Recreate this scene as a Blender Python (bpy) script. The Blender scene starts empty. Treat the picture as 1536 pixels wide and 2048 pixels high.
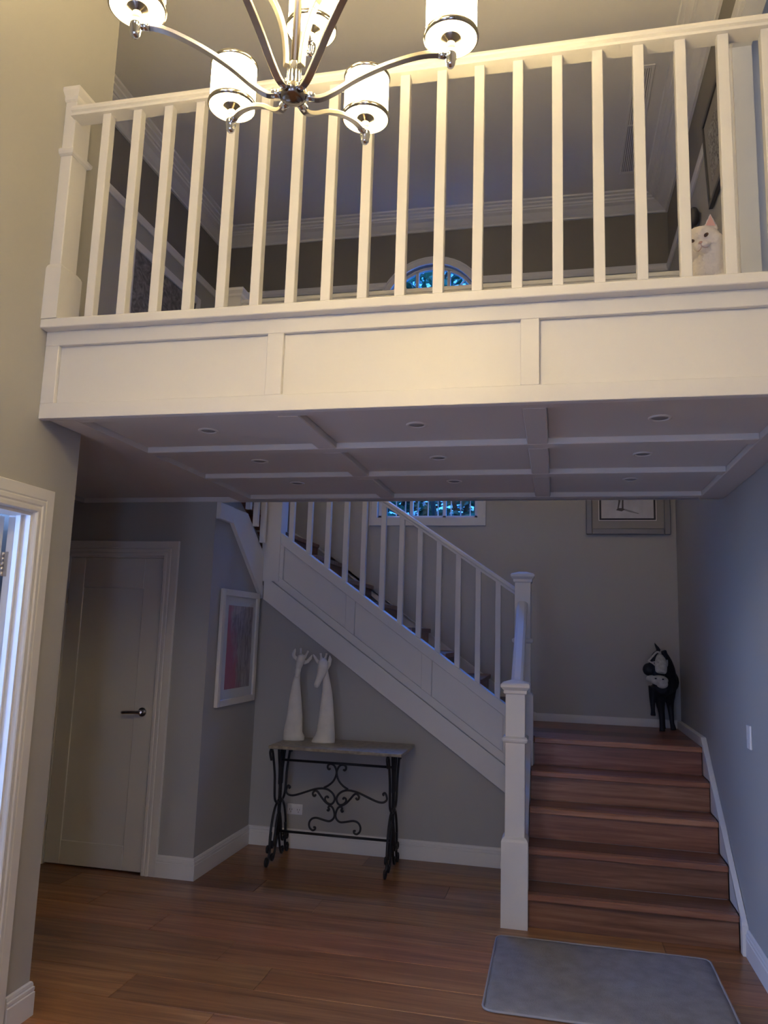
import bpy, bmesh, math, random
from mathutils import Vector, Matrix
random.seed(7)
PI = math.pi
S = bpy.context.scene
COL = S.collection

# ------------------------------------------------------------------ camera
cam = bpy.data.cameras.new('camera')
cam.sensor_fit = 'VERTICAL'; cam.sensor_height = 24.0; cam.lens = 1537.06 / 2048 * 24.0
cam.clip_start = 0.02; cam.clip_end = 200
camo = bpy.data.objects.new('camera', cam); COL.objects.link(camo)
cr = Vector((0.97583158, 0.21628487, 0.03120225)); cu = Vector((0.0029621, -0.15586518, 0.9877739)); cf = Vector((-0.21850389, 0.96380854, 0.15273882))
m = Matrix((cr, cu, -cf)).transposed().to_4x4(); m.translation = Vector((0, 0, 1.5799))
camo.matrix_world = m
S.camera = camo

# ------------------------------------------------------------------ sky, daylight, fill lamps, exposure
SKY = (0.41, 0.51, 0.90); SKY_POWER = 10.5
LAMP = (1.0, 0.75, 0.35); LAMP_POWER = 34.0
S.view_settings.view_transform = 'Standard'; S.view_settings.look = 'None'
S.view_settings.gamma = 1.0; S.view_settings.use_curve_mapping = False
S.view_settings.exposure = 0.0
w = bpy.data.worlds.new('dusk_sky'); S.world = w; w.use_nodes = True
bg = w.node_tree.nodes['Background']
bg.inputs['Color'].default_value = (*SKY, 1); bg.inputs['Strength'].default_value = SKY_POWER


def portal(loc, rot, sx, sy):
    l = bpy.data.lights.new('window_portal', 'AREA'); l.shape = 'RECTANGLE'; l.size = sx; l.size_y = sy
    l.cycles.is_portal = True
    o = bpy.data.objects.new('window_portal', l); COL.objects.link(o); o.location = loc; o.rotation_euler = rot
    return o


portal((-1.105, 6.70, 3.75), (-PI / 2, 0, 0), 0.95, 2.5)     # stairwell window, facing -Y
side = bpy.data.lights.new('side_room_daylight', 'AREA'); side.shape = 'RECTANGLE'; side.size = 0.6; side.size_y = 0.95
side.color = (0.24, 0.45, 1.0); side.energy = 88
so = bpy.data.objects.new('side_room_daylight', side); COL.objects.link(so); so.location = (-3.98, 1.30, 2.0); so.rotation_euler = (0, -PI / 2, 0)   # dusk daylight entering at the side room's glazed door
bed = bpy.data.lights.new('upper_room_lamp', 'AREA'); bed.shape = 'RECTANGLE'; bed.size = 1.4; bed.size_y = 1.3
bed.color = (0.80, 0.86, 1.0); bed.energy = 11
bo_ = bpy.data.objects.new('upper_room_lamp', bed); COL.objects.link(bo_); bo_.location = (2.5, 1.32, 4.2); bo_.rotation_euler = (PI / 2, 0, 0)   # unseen lamp added to light the windowless room off the bridge
stl = bpy.data.lights.new('stair_fill', 'AREA'); stl.shape = 'RECTANGLE'; stl.size = 3.0; stl.size_y = 1.4
stl.color = (0.30, 0.46, 1.0); stl.energy = 5500
sl_ = bpy.data.objects.new('stair_fill', stl); COL.objects.link(sl_); sl_.location = (-1.3, 8.3, 7.4)
sl_.rotation_euler = (Vector((-.7, 5.6, 2.6)) - Vector(sl_.location)).to_track_quat('-Z', 'Y').to_euler()   # unseen fill lamp added above the garden to brighten the stairwell
portal((-0.55, -1.62, 1.2), (PI / 2, 0, 0), 1.9, 2.3)          # entry door glazing, facing +Y
portal((-0.55, -1.62, 4.05), (PI / 2, 0, 0), .95, .75)          # high window added for fill light, facing +Y

# ------------------------------------------------------------------ materials
def mat(name, col, rough=0.5, metal=0.0, bump=None, spec=0.5, var=None):
    """principled; bump=(scale, strength[, stretch xyz]); var=(scale, amount) soft colour variation"""
    M = bpy.data.materials.new(name); M.use_nodes = True
    nt = M.node_tree; b = nt.nodes['Principled BSDF']
    b.inputs['Base Color'].default_value = (*col, 1); b.inputs['Roughness'].default_value = rough
    b.inputs['Metallic'].default_value = metal; b.inputs['Specular IOR Level'].default_value = spec
    tc = nt.nodes.new('ShaderNodeTexCoord')
    if bump:
        mp = nt.nodes.new('ShaderNodeMapping'); nt.links.new(tc.outputs['Object'], mp.inputs[0])
        if len(bump) > 2: mp.inputs['Scale'].default_value = bump[2]
        n = nt.nodes.new('ShaderNodeTexNoise'); n.inputs['Scale'].default_value = bump[0]; n.inputs['Detail'].default_value = 4
        nt.links.new(mp.outputs[0], n.inputs['Vector'])
        bp = nt.nodes.new('ShaderNodeBump'); bp.inputs['Strength'].default_value = bump[1]; bp.inputs['Distance'].default_value = 0.002
        nt.links.new(n.outputs['Fac'], bp.inputs['Height']); nt.links.new(bp.outputs[0], b.inputs['Normal'])
    if var:
        n = nt.nodes.new('ShaderNodeTexNoise'); n.inputs['Scale'].default_value = var[0]; n.inputs['Detail'].default_value = 5
        nt.links.new(tc.outputs['Object'], n.inputs['Vector'])
        r = nt.nodes.new('ShaderNodeMapRange'); r.inputs[1].default_value = .3; r.inputs[2].default_value = .7
        r.inputs[3].default_value = 1 - var[1]; r.inputs[4].default_value = 1 + var[1]
        nt.links.new(n.outputs['Fac'], r.inputs[0])
        mx = nt.nodes.new('ShaderNodeVectorMath'); mx.operation = 'SCALE'; mx.inputs[0].default_value = col
        nt.links.new(r.outputs[0], mx.inputs['Scale']); nt.links.new(mx.outputs[0], b.inputs['Base Color'])
    return M


WALL = (0.425, 0.42, 0.40)
M_wall = mat('grey_wall_paint', WALL, 0.62, bump=(180, 0.08), spec=0.35)
M_white = mat('white_satin_paint', (0.76, 0.745, 0.72), 0.38, bump=(60, 0.12, (1, 8, 8)), spec=0.4)
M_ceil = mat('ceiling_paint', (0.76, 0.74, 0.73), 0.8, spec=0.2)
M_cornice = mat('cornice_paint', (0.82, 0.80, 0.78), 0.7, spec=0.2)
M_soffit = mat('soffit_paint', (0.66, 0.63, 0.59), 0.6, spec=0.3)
M_doorw = mat('door_paint', (0.74, 0.73, 0.71), 0.45, spec=0.4)
M_pale = mat('pale_room_paint', (0.66, 0.66, 0.68), 0.7)
M_chrome = mat('polished_chrome', (0.78, 0.78, 0.77), 0.07, 1.0)
M_nickel = mat('brushed_nickel', (0.56, 0.52, 0.46), 0.3, 1.0, bump=(40, 0.15, (1, 1, 14)))
M_ring = mat('aged_chrome_ring', (0.36, 0.33, 0.28), 0.18, 1.0)
M_hub = mat('dark_nickel', (0.30, 0.27, 0.23), 0.22, 1.0)
M_iron = mat('black_wrought_iron', (0.012, 0.012, 0.014), 0.5, bump=(90, 0.25))
M_plaster = mat('white_plaster', (0.72, 0.69, 0.63), 0.75, bump=(70, 0.4), var=(12, 0.08))
M_stone = mat('brown_grey_stone', (0.30, 0.26, 0.19), 0.35, var=(30, 0.3))
M_rug = mat('grey_pile', (0.26, 0.245, 0.235), 0.95, bump=(220, 1.0), var=(14, 0.12), spec=0.1)
M_plastic = mat('white_plastic', (0.78, 0.78, 0.78), 0.3)
M_slot = mat('dark_slot', (0.05, 0.05, 0.05), 0.6)
M_greyframe = mat('silver_grey_frame', (0.22, 0.22, 0.24), 0.35, 0.4, bump=(50, 0.3))
M_darkframe = mat('dark_grey_frame', (0.06, 0.06, 0.065), 0.4)
M_paleframe = mat('white_wood_frame', (0.74, 0.71, 0.65), 0.45)
M_matboard = mat('grey_mat_board', (0.30, 0.29, 0.28), 0.8)
M_whitemat = mat('white_mat_board', (0.80, 0.79, 0.79), 0.8)
M_black = mat('black_board', (0.02, 0.02, 0.03), 0.6)
M_fur = mat('white_fur', (0.80, 0.74, 0.68), 0.9, bump=(160, 0.9), spec=0.1)
M_pink = mat('pink_inner_ear', (0.78, 0.46, 0.38), 0.8)
M_nose = mat('pink_nose', (0.52, 0.34, 0.30), 0.6)
M_eye = mat('dark_eye', (0.05, 0.025, 0.02), 0.08)
M_eyeamber = mat('amber_iris', (0.16, 0.08, 0.04), 0.1)
M_horse = mat('black_horse_paint', (0.012, 0.012, 0.016), 0.55, bump=(50, 0.3))
M_horsew = mat('pale_face_paint', (0.50, 0.49, 0.45), 0.7, bump=(60, 0.3), var=(40, 0.2))
M_bark = mat('shrub_bark', (0.09, 0.065, 0.045), 0.9)
M_concrete = mat('garden_soil', (0.06, 0.05, 0.04), 0.95)
M_beigefloor = mat('side_room_carpet', (0.42, 0.40, 0.38), 0.9)
M_ornament = mat('dark_grey_felt', (0.06, 0.06, 0.065), 0.7)


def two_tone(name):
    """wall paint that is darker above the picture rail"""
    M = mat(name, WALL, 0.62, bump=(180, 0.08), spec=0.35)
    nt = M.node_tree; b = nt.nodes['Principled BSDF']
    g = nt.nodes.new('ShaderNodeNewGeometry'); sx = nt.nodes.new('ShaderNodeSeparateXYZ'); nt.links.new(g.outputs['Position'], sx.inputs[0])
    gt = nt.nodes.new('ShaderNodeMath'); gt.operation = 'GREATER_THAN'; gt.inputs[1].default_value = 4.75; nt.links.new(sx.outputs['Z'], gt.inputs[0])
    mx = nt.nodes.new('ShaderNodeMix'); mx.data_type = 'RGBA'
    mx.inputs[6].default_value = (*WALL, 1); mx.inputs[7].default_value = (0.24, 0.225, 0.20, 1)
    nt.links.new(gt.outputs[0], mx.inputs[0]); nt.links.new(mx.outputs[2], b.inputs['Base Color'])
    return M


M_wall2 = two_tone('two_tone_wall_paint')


def timber(name, axis='X', dark=1.0, rough=0.36, g=1.0, bl=1.0):
    M = bpy.data.materials.new(name); M.use_nodes = True
    nt = M.node_tree; b = nt.nodes['Principled BSDF']; b.inputs['Roughness'].default_value = rough
    tc = nt.nodes.new('ShaderNodeTexCoord'); oi = nt.nodes.new('ShaderNodeObjectInfo')
    geo = nt.nodes.new('ShaderNodeNewGeometry')
    off = nt.nodes.new('ShaderNodeVectorMath'); off.operation = 'SCALE'; off.inputs[0].default_value = (37, 53, 19)
    nt.links.new(oi.outputs['Random'], off.inputs['Scale'])
    add = nt.nodes.new('ShaderNodeVectorMath'); nt.links.new(geo.outputs['Position'], add.inputs[0]); nt.links.new(off.outputs[0], add.inputs[1])
    mp = nt.nodes.new('ShaderNodeMapping'); nt.links.new(add.outputs[0], mp.inputs[0])
    mp.inputs['Scale'].default_value = (0.7, 14, 14) if axis == 'X' else (14, 0.7, 14)
    n1 = nt.nodes.new('ShaderNodeTexNoise'); n1.inputs['Scale'].default_value = 2.2; n1.inputs['Detail'].default_value = 8; n1.inputs['Distortion'].default_value = 0.7
    nt.links.new(mp.outputs[0], n1.inputs['Vector'])
    n2 = nt.nodes.new('ShaderNodeTexNoise'); n2.inputs['Scale'].default_value = 14; n2.inputs['Detail'].default_value = 4
    nt.links.new(mp.outputs[0], n2.inputs['Vector'])
    rp = nt.nodes.new('ShaderNodeValToRGB'); e = rp.color_ramp.elements
    d = dark
    e[0].position = .25; e[0].color = (0.15 * d, 0.062 * d * g, 0.024 * d * bl, 1); e[1].position = .78; e[1].color = (0.40 * d, 0.205 * d * g, 0.088 * d * bl, 1)
    e2 = e.new(.5); e2.color = (0.26 * d, 0.118 * d * g, 0.046 * d * bl, 1)
    mixf = nt.nodes.new('ShaderNodeMath'); mixf.operation = 'MULTIPLY_ADD'; mixf.inputs[1].default_value = 0.25
    nt.links.new(n2.outputs['Fac'], mixf.inputs[0])
    sub = nt.nodes.new('ShaderNodeMath'); sub.operation = 'SUBTRACT'; sub.inputs[1].default_value = 0.13; nt.links.new(n1.outputs['Fac'], sub.inputs[0])
    nt.links.new(sub.outputs[0], mixf.inputs[2]); nt.links.new(mixf.outputs[0], rp.inputs[0])
    hsv = nt.nodes.new('ShaderNodeHueSaturation'); nt.links.new(rp.outputs[0], hsv.inputs['Color'])
    r2 = nt.nodes.new('ShaderNodeMapRange'); r2.inputs[3].default_value = .66; r2.inputs[4].default_value = 1.35; nt.links.new(oi.outputs['Random'], r2.inputs[0])
    nt.links.new(r2.outputs[0], hsv.inputs['Value'])
    r3 = nt.nodes.new('ShaderNodeMapRange'); r3.inputs[3].default_value = .49; r3.inputs[4].default_value = .508
    fr = nt.nodes.new('ShaderNodeMath'); fr.operation = 'MULTIPLY'; fr.inputs[1].default_value = 7.31; nt.links.new(oi.outputs['Random'], fr.inputs[0])
    fc = nt.nodes.new('ShaderNodeMath'); fc.operation = 'FRACT'; nt.links.new(fr.outputs[0], fc.inputs[0]); nt.links.new(fc.outputs[0], r3.inputs[0])
    nt.links.new(r3.outputs[0], hsv.inputs['Hue'])
    nt.links.new(hsv.outputs[0], b.inputs['Base Color'])
    bp = nt.nodes.new('ShaderNodeBump'); bp.inputs['Strength'].default_value = .12; bp.inputs['Distance'].default_value = .002
    nt.links.new(n2.outputs['Fac'], bp.inputs['Height']); nt.links.new(bp.outputs[0], b.inputs['Normal'])
    return M


M_floor = timber('spotted_gum_floor', 'X', 1.12, 0.3)
M_nosing = timber('spotted_gum_nosing', 'X', 1.12, 0.3, 0.95, 1.3)
M_tread = timber('spotted_gum_stair', 'X', 0.84, 0.33, 0.93, 1.35)


def glass_pane(name, tint):
    M = bpy.data.materials.new(name); M.use_nodes = True; nt = M.node_tree; nt.nodes.remove(nt.nodes['Principled BSDF'])
    t = nt.nodes.new('ShaderNodeBsdfTransparent'); g = nt.nodes.new('ShaderNodeBsdfGlossy'); g.inputs['Roughness'].default_value = .02
    t.inputs['Color'].default_value = (*tint, 1)
    mx = nt.nodes.new('ShaderNodeMixShader'); mx.inputs[0].default_value = .06
    nt.links.new(t.outputs[0], mx.inputs[1]); nt.links.new(g.outputs[0], mx.inputs[2]); nt.links.new(mx.outputs[0], nt.nodes['Material Output'].inputs[0])
    return M


M_glass = glass_pane('window_glass', (.97, .98, .98))
M_tinted = glass_pane('blue_tinted_window_glass', (.20, .42, .62))


def emis(name, col, power):
    M = bpy.data.materials.new(name); M.use_nodes = True
    b = M.node_tree.nodes['Principled BSDF']; b.inputs['Base Color'].default_value = (.9, .88, .84, 1)
    b.inputs['Emission Color'].default_value = (*col, 1); b.inputs['Emission Strength'].default_value = power
    b.inputs['Roughness'].default_value = .25
    return M


M_shade = emis('lit_opal_glass', LAMP, LAMP_POWER)
M_bulb = emis('lamp_bulb', LAMP, LAMP_POWER * 150)
M_candle = mat('ivory_candle_tube', (0.85, 0.74, 0.55), 0.5)


def leafmat():
    M = bpy.data.materials.new('shrub_leaf'); M.use_nodes = True; nt = M.node_tree; b = nt.nodes['Principled BSDF']
    g = nt.nodes.new('ShaderNodeNewGeometry'); rp = nt.nodes.new('ShaderNodeValToRGB'); nt.links.new(g.outputs['Random Per Island'], rp.inputs[0])
    e = rp.color_ramp.elements; e[0].color = (.02, .07, .03, 1); e[1].color = (.10, .30, .14, 1); e[1].position = .9
    x = e.new(.97); x.color = (.35, .5, .3, 1)
    nt.links.new(rp.outputs[0], b.inputs['Base Color']); b.inputs['Roughness'].default_value = .25
    return M


M_leaf = leafmat()


def art(name, kind):
    M = bpy.data.materials.new(name); M.use_nodes = True; nt = M.node_tree; b = nt.nodes['Principled BSDF']; b.inputs['Roughness'].default_value = .6
    tc = nt.nodes.new('ShaderNodeTexCoord'); mp = nt.nodes.new('ShaderNodeMapping'); nt.links.new(tc.outputs['Generated'], mp.inputs[0])
    n = nt.nodes.new('ShaderNodeTexNoise'); n.inputs['Detail'].default_value = 7; nt.links.new(mp.outputs[0], n.inputs['Vector'])
    rp = nt.nodes.new('ShaderNodeValToRGB'); e = rp.color_ramp.elements
    if kind == 'pink':
        # pink-red wash at the near lower side, greys beyond, loose vertical strokes
        mp.inputs['Scale'].default_value = (1, 7, 1.8); n.inputs['Scale'].default_value = 2.6; n.inputs['Distortion'].default_value = 1.2
        e[0].position = .3; e[0].color = (.20, .17, .18, 1); e[1].position = .62; e[1].color = (.52, .46, .48, 1)
        nt.links.new(n.outputs['Fac'], rp.inputs[0])
        sx = nt.nodes.new('ShaderNodeSeparateXYZ'); nt.links.new(tc.outputs['Generated'], sx.inputs[0])
        # red mask: y small (near side) and z lower
        a = nt.nodes.new('ShaderNodeMath'); a.operation = 'MULTIPLY_ADD'; a.inputs[1].default_value = .42; nt.links.new(sx.outputs['Z'], a.inputs[0]); nt.links.new(sx.outputs['Y'], a.inputs[2])
        n3 = nt.nodes.new('ShaderNodeTexNoise'); n3.inputs['Scale'].default_value = 4; nt.links.new(tc.outputs['Generated'], n3.inputs['Vector'])
        a2 = nt.nodes.new('ShaderNodeMath'); a2.operation = 'MULTIPLY_ADD'; a2.inputs[1].default_value = .5; nt.links.new(n3.outputs['Fac'], a2.inputs[0]); nt.links.new(a.outputs[0], a2.inputs[2])
        mr = nt.nodes.new('ShaderNodeMapRange'); mr.inputs[1].default_value = .85; mr.inputs[2].default_value = .65; nt.links.new(a2.outputs[0], mr.inputs[0])
        mx = nt.nodes.new('ShaderNodeMix'); mx.data_type = 'RGBA'; mx.inputs[7].default_value = (.50, .15, .21, 1)
        nt.links.new(mr.outputs[0], mx.inputs[0]); nt.links.new(rp.outputs[0], mx.inputs[6]); nt.links.new(mx.outputs[2], b.inputs['Base Color'])
    elif kind == 'marble':
        mp.inputs['Scale'].default_value = (1, 3, 3); n.inputs['Scale'].default_value = 3.2; n.inputs['Distortion'].default_value = 2.4
        e[0].position = .34; e[0].color = (.10, .095, .10, 1); e[1].position = .72; e[1].color = (.30, .29, .30, 1)
        nt.links.new(n.outputs['Fac'], rp.inputs[0]); nt.links.new(rp.outputs[0], b.inputs['Base Color'])
    elif kind == 'paper':
        n.inputs['Scale'].default_value = 5
        e[0].position = .3; e[0].color = (.50, .50, .54, 1); e[1].position = .7; e[1].color = (.62, .62, .66, 1)
        nt.links.new(n.outputs['Fac'], rp.inputs[0]); nt.links.new(rp.outputs[0], b.inputs['Base Color'])
    else:
        mp.inputs['Scale'].default_value = (1, 2, 2); n.inputs['Scale'].default_value = 4; n.inputs['Distortion'].default_value = 1.5
        e[0].position = .35; e[0].color = (.10, .10, .11, 1); e[1].position = .65; e[1].color = (.42, .42, .43, 1)
        nt.links.new(n.outputs['Fac'], rp.inputs[0]); nt.links.new(rp.outputs[0], b.inputs['Base Color'])
    return M


# ------------------------------------------------------------------ geometry helpers
class MB:
    def __init__(s): s.v = []; s.f = []; s.sm = []
    def add(s, vs, fs, smooth=False):
        o = len(s.v); s.v += [Vector(p) for p in vs]
        for f in fs: s.f.append([i + o for i in f]); s.sm.append(smooth)
        return s
    def box(s, x0, x1, y0, y1, z0, z1):
        v = [(x, y, z) for z in (z0, z1) for y in (y0, y1) for x in (x0, x1)]
        return s.add(v, [(0, 2, 3, 1), (4, 5, 7, 6), (0, 1, 5, 4), (1, 3, 7, 5), (3, 2, 6, 7), (2, 0, 4, 6)])
    def prism(s, poly, axis, a, b):
        """polygon in the other two axes (in XYZ order), extruded along axis from a to b"""
        def P(p, t):
            q = list(p); q.insert('XYZ'.index(axis), t); return tuple(q)
        n = len(poly)
        v = [P(p, a) for p in poly] + [P(p, b) for p in poly]
        return s.add(v, [list(range(n))[::-1], list(range(n, 2 * n))] + [(i, (i + 1) % n, n + (i + 1) % n, n + i) for i in range(n)])
    def lathe(s, prof, c=(0, 0, 0), n=24, smooth=True, caps=True):
        vs = []
        for r, z in prof:
            for k in range(n):
                a = 2 * PI * k / n; vs.append((c[0] + r * math.cos(a), c[1] + r * math.sin(a), c[2] + z))
        fs = []
        for i in range(len(prof) - 1):
            for k in range(n):
                fs.append((i * n + k, i * n + (k + 1) % n, (i + 1) * n + (k + 1) % n, (i + 1) * n + k))
        s.add(vs, fs, smooth)
        if not caps: return s
        o = len(s.v) - len(vs)
        if prof[0][0] > 1e-6: s.f.append([o + k for k in range(n)][::-1]); s.sm.append(False)
        if prof[-1][0] > 1e-6: s.f.append([o + (len(prof) - 1) * n + k for k in range(n)]); s.sm.append(False)
        return s
    def tube(s, pts, r, n=8, smooth=True, flat=None, up=None):
        """tube through pts; r a number or list; flat=(a,b) elliptical factors; up keeps the section's second axis"""
        P = [Vector(p) for p in pts]; m_ = len(P)
        R = r if isinstance(r, (list, tuple)) else [r] * m_
        vs = []; prev = None
        for i, p in enumerate(P):
            t = (P[min(i + 1, m_ - 1)] - P[max(i - 1, 0)]).normalized()
            if up is not None: u = Vector(up)
            elif prev is not None: u = prev
            else: u = Vector((0, 0, 1)) if abs(t.z) < .9 else Vector((1, 0, 0))
            side = t.cross(u).normalized(); u2 = side.cross(t).normalized(); prev = u2
            fa, fb = flat or (1, 1)
            for k in range(n):
                a = 2 * PI * k / n
                vs.append(p + side * (math.cos(a) * R[i] * fa) + u2 * (math.sin(a) * R[i] * fb))
        fs = [(i * n + k, i * n + (k + 1) % n, (i + 1) * n + (k + 1) % n, (i + 1) * n + k) for i in range(m_ - 1) for k in range(n)]
        s.add(vs, fs, smooth); o = len(s.v) - len(vs)
        s.f.append([o + k for k in range(n)][::-1]); s.sm.append(False)
        s.f.append([o + (m_ - 1) * n + k for k in range(n)]); s.sm.append(False)
        return s
    def bar(s, pts, wv, th, wdir):
        """flat rectangular bar along pts: width wv along wdir, thickness th across"""
        P = [Vector(p) for p in pts]; m_ = len(P); wd = Vector(wdir).normalized(); vs = []
        for i, p in enumerate(P):
            t = (P[min(i + 1, m_ - 1)] - P[max(i - 1, 0)]).normalized(); nn = t.cross(wd).normalized()
            for a, b in ((-1, -1), (1, -1), (1, 1), (-1, 1)): vs.append(p + wd * (a * wv / 2) + nn * (b * th / 2))
        fs = [(i * 4 + k, i * 4 + (k + 1) % 4, (i + 1) * 4 + (k + 1) % 4, (i + 1) * 4 + k) for i in range(m_ - 1) for k in range(4)]
        fs += [(3, 2, 1, 0), tuple((m_ - 1) * 4 + k for k in range(4))]
        return s.add(vs, fs)
    def ball(s, c, r, n=16, rot=None):
        """ellipsoid, r=(rx,ry,rz)"""
        if not isinstance(r, (tuple, list)): r = (r, r, r)
        h = n // 2; vs = []
        for i in range(1, h):
            a = PI * i / h
            for k in range(n):
                b = 2 * PI * k / n
                vs.append(Vector((r[0] * math.sin(a) * math.cos(b), r[1] * math.sin(a) * math.sin(b), r[2] * math.cos(a))))
        vs += [Vector((0, 0, r[2])), Vector((0, 0, -r[2]))]
        if rot is not None: vs = [rot @ v for v in vs]
        vs = [v + Vector(c) for v in vs]
        fs = [((i) * n + k, (i + 1) * n + k, (i + 1) * n + (k + 1) % n, i * n + (k + 1) % n) for i in range(h - 2) for k in range(n)]
        T = (h - 1) * n
        fs += [(T, k, (k + 1) % n) for k in range(n)] + [(T + 1, (h - 2) * n + (k + 1) % n, (h - 2) * n + k) for k in range(n)]
        return s.add(vs, fs, True)
    def sweep(s, prof, path, closed=False, z=0.0):
        """profile (u to the left of the walking direction, v up) along a horizontal path of (x,y), mitred"""
        n = len(path); m_ = len(prof); vs = []
        for i in range(n):
            p = Vector(path[i])
            d0 = (p - Vector(path[i - 1])).normalized() if (i > 0 or closed) else None
            d1 = (Vector(path[(i + 1) % n]) - p).normalized() if (i < n - 1 or closed) else None
            if d0 is None: d0 = d1
            if d1 is None: d1 = d0
            n0 = Vector((-d0.y, d0.x)); n1 = Vector((-d1.y, d1.x)); b = (n0 + n1)
            b = b / (b.length_squared / 2) if b.length_squared > 1e-9 else n0
            for u, v in prof: vs.append((p.x + b.x * u, p.y + b.y * u, z + v))
        fs = []
        for i in range(n if closed else n - 1):
            j = (i + 1) % n
            for k in range(m_): fs.append((i * m_ + k, j * m_ + k, j * m_ + (k + 1) % m_, i * m_ + (k + 1) % m_))
        if not closed: fs += [tuple(range(m_))[::-1], tuple((n - 1) * m_ + k for k in range(m_))]
        return s.add(vs, fs)


def rootloc(o):
    l = Vector((0, 0, 0))
    while o is not None: l += o.location; o = o.parent
    return l


def obj(name, mb, material, parent=None, bevel=0, smooth=None, seg=1, origin=None):
    me = bpy.data.meshes.new(name)
    base = rootloc(parent)
    org = Vector(origin) if origin is not None else base
    me.from_pydata([tuple(v - org) for v in mb.v], [], mb.f)
    for p, sm in zip(me.polygons, mb.sm): p.use_smooth = sm if smooth is None else smooth
    bm = bmesh.new(); bm.from_mesh(me); bmesh.ops.recalc_face_normals(bm, faces=bm.faces); bm.to_mesh(me); bm.free()
    me.materials.append(material)
    o = bpy.data.objects.new(name, me); COL.objects.link(o)
    o.location = org - base
    if parent: o.parent = parent
    if bevel:
        b = o.modifiers.new('bevel', 'BEVEL'); b.width = bevel; b.segments = seg; b.limit_method = 'ANGLE'; b.angle_limit = math.radians(40)
    return o


def thing(name, label, cat, loc=(0, 0, 0), group=None):
    o = bpy.data.objects.new(name, None); COL.objects.link(o); o.empty_display_size = .1
    o.location = loc; o['label'] = label; o['category'] = cat
    if group: o['group'] = group
    return o


def tag(o, label, cat, group=None):
    o['label'] = label; o['category'] = cat
    if group: o['group'] = group
    return o


def struct(name, mb, material, label=None, bevel=0):
    o = obj(name, mb, material, None, bevel); o['kind'] = 'structure'
    if label: o['label'] = label
    return o


def copy_part(src, parent, loc):
    c = src.copy(); COL.objects.link(c); c.parent = parent; c.location = Vector(loc) - rootloc(parent)
    return c


def remesh(o, vox, smooth_it=4, fac=.5):
    r = o.modifiers.new('fuse', 'REMESH'); r.mode = 'VOXEL'; r.voxel_size = vox; r.use_smooth_shade = True
    if smooth_it:
        s_ = o.modifiers.new('soften', 'SMOOTH'); s_.iterations = smooth_it; s_.factor = fac
    return o


def smoothpath(pts, k=4):
    """Catmull-Rom through pts"""
    P = [Vector(p) for p in pts]; out = []
    for i in range(len(P) - 1):
        p0 = P[max(i - 1, 0)]; p1 = P[i]; p2 = P[i + 1]; p3 = P[min(i + 2, len(P) - 1)]
        for j in range(k):
            t = j / k
            out.append(.5 * ((2 * p1) + (p2 - p0) * t + (2 * p0 - 5 * p1 + 4 * p2 - p3) * t * t + (3 * p1 - p0 - 3 * p2 + p3) * t ** 3))
    out.append(P[-1]); return out


# ------------------------------------------------------------------ key dimensions (metres)
XL, XR = -2.09, 0.954          # foyer side walls
YLC = 2.99                     # end of the near side wall
YF, YR = 2.694, 4.735          # bridge: front fascia, rear edge
YA = 4.735                     # wall with the closet door
XB = -2.231                    # picture wall
YC = 5.629                     # table wall
YD = 6.574                     # stairwell end wall
XU = -3.22                     # upper side wall
ZS, ZT = 2.402, 2.432          # soffit batten face, soffit panel face
ZU = 2.80                      # upper floor
ZC = 5.38                      # upper ceiling
RI = 0.179                     # riser

# ------------------------------------------------------------------ room shell
fl = struct('floor', MB().box(-4.7, 1.05, -1.6, 4.83, -.12, -.022).box(-2.3, 1.05, 4.83, 6.7, -.12, -.022), M_floor, 'timber board floor of foyer and hall')
rows = []
y = 3.226 - .238 * 20
while y < 5.6: rows.append(y); y += .238
joints = {}
for i, y0 in enumerate(rows):
    y1 = min(y0 + .238, 5.62)
    if y1 < -1.45: continue
    ym = (y0 + y1) / 2
    xa = -4.6 if 2.99 < ym < 4.80 else (XL if ym < 2.99 else XB)
    xb = XR if ym < 4.60 else -0.15
    if abs(ym - 3.821) < .06: cuts = [-3.3, -1.59, .31]
    elif abs(ym - 4.297) < .06: cuts = [-2.6, -.31]
    elif abs(ym - 4.535) < .06: cuts = [-2.95, -1.35, .54]
    elif abs(ym - 3.345) < .06: cuts = [-1.87, .2]
    else:
        c = xa + random.uniform(.5, 1.9); cuts = []
        while c < xb - .4: cuts.append(c); c += random.uniform(1.6, 2.2)
    ed = [xa] + [c for c in cuts if xa + .2 < c < xb - .2] + [xb]
    for a, b in zip(ed, ed[1:]):
        g = .0008
        mb = MB(); c_ = .0016
        v = [(a + g, y0 + g, -.02), (b - g, y0 + g, -.02), (b - g, y1 - g, -.02), (a + g, y1 - g, -.02),
             (a + g, y0 + g, -c_), (b - g, y0 + g, -c_), (b - g, y1 - g, -c_), (a + g, y1 - g, -c_),
             (a + g + c_, y0 + g + c_, 0), (b - g - c_, y0 + g + c_, 0), (b - g - c_, y1 - g - c_, 0), (a + g + c_, y1 - g - c_, 0)]
        mb.add(v, [(3, 2, 1, 0)] + [(i_, (i_ + 1) % 4, 4 + (i_ + 1) % 4, 4 + i_) for i_ in range(4)] + [(4 + i_, 4 + (i_ + 1) % 4, 8 + (i_ + 1) % 4, 8 + i_) for i_ in range(4)] + [(8, 9, 10, 11)])
        obj('plank', mb, M_floor, fl)

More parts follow.
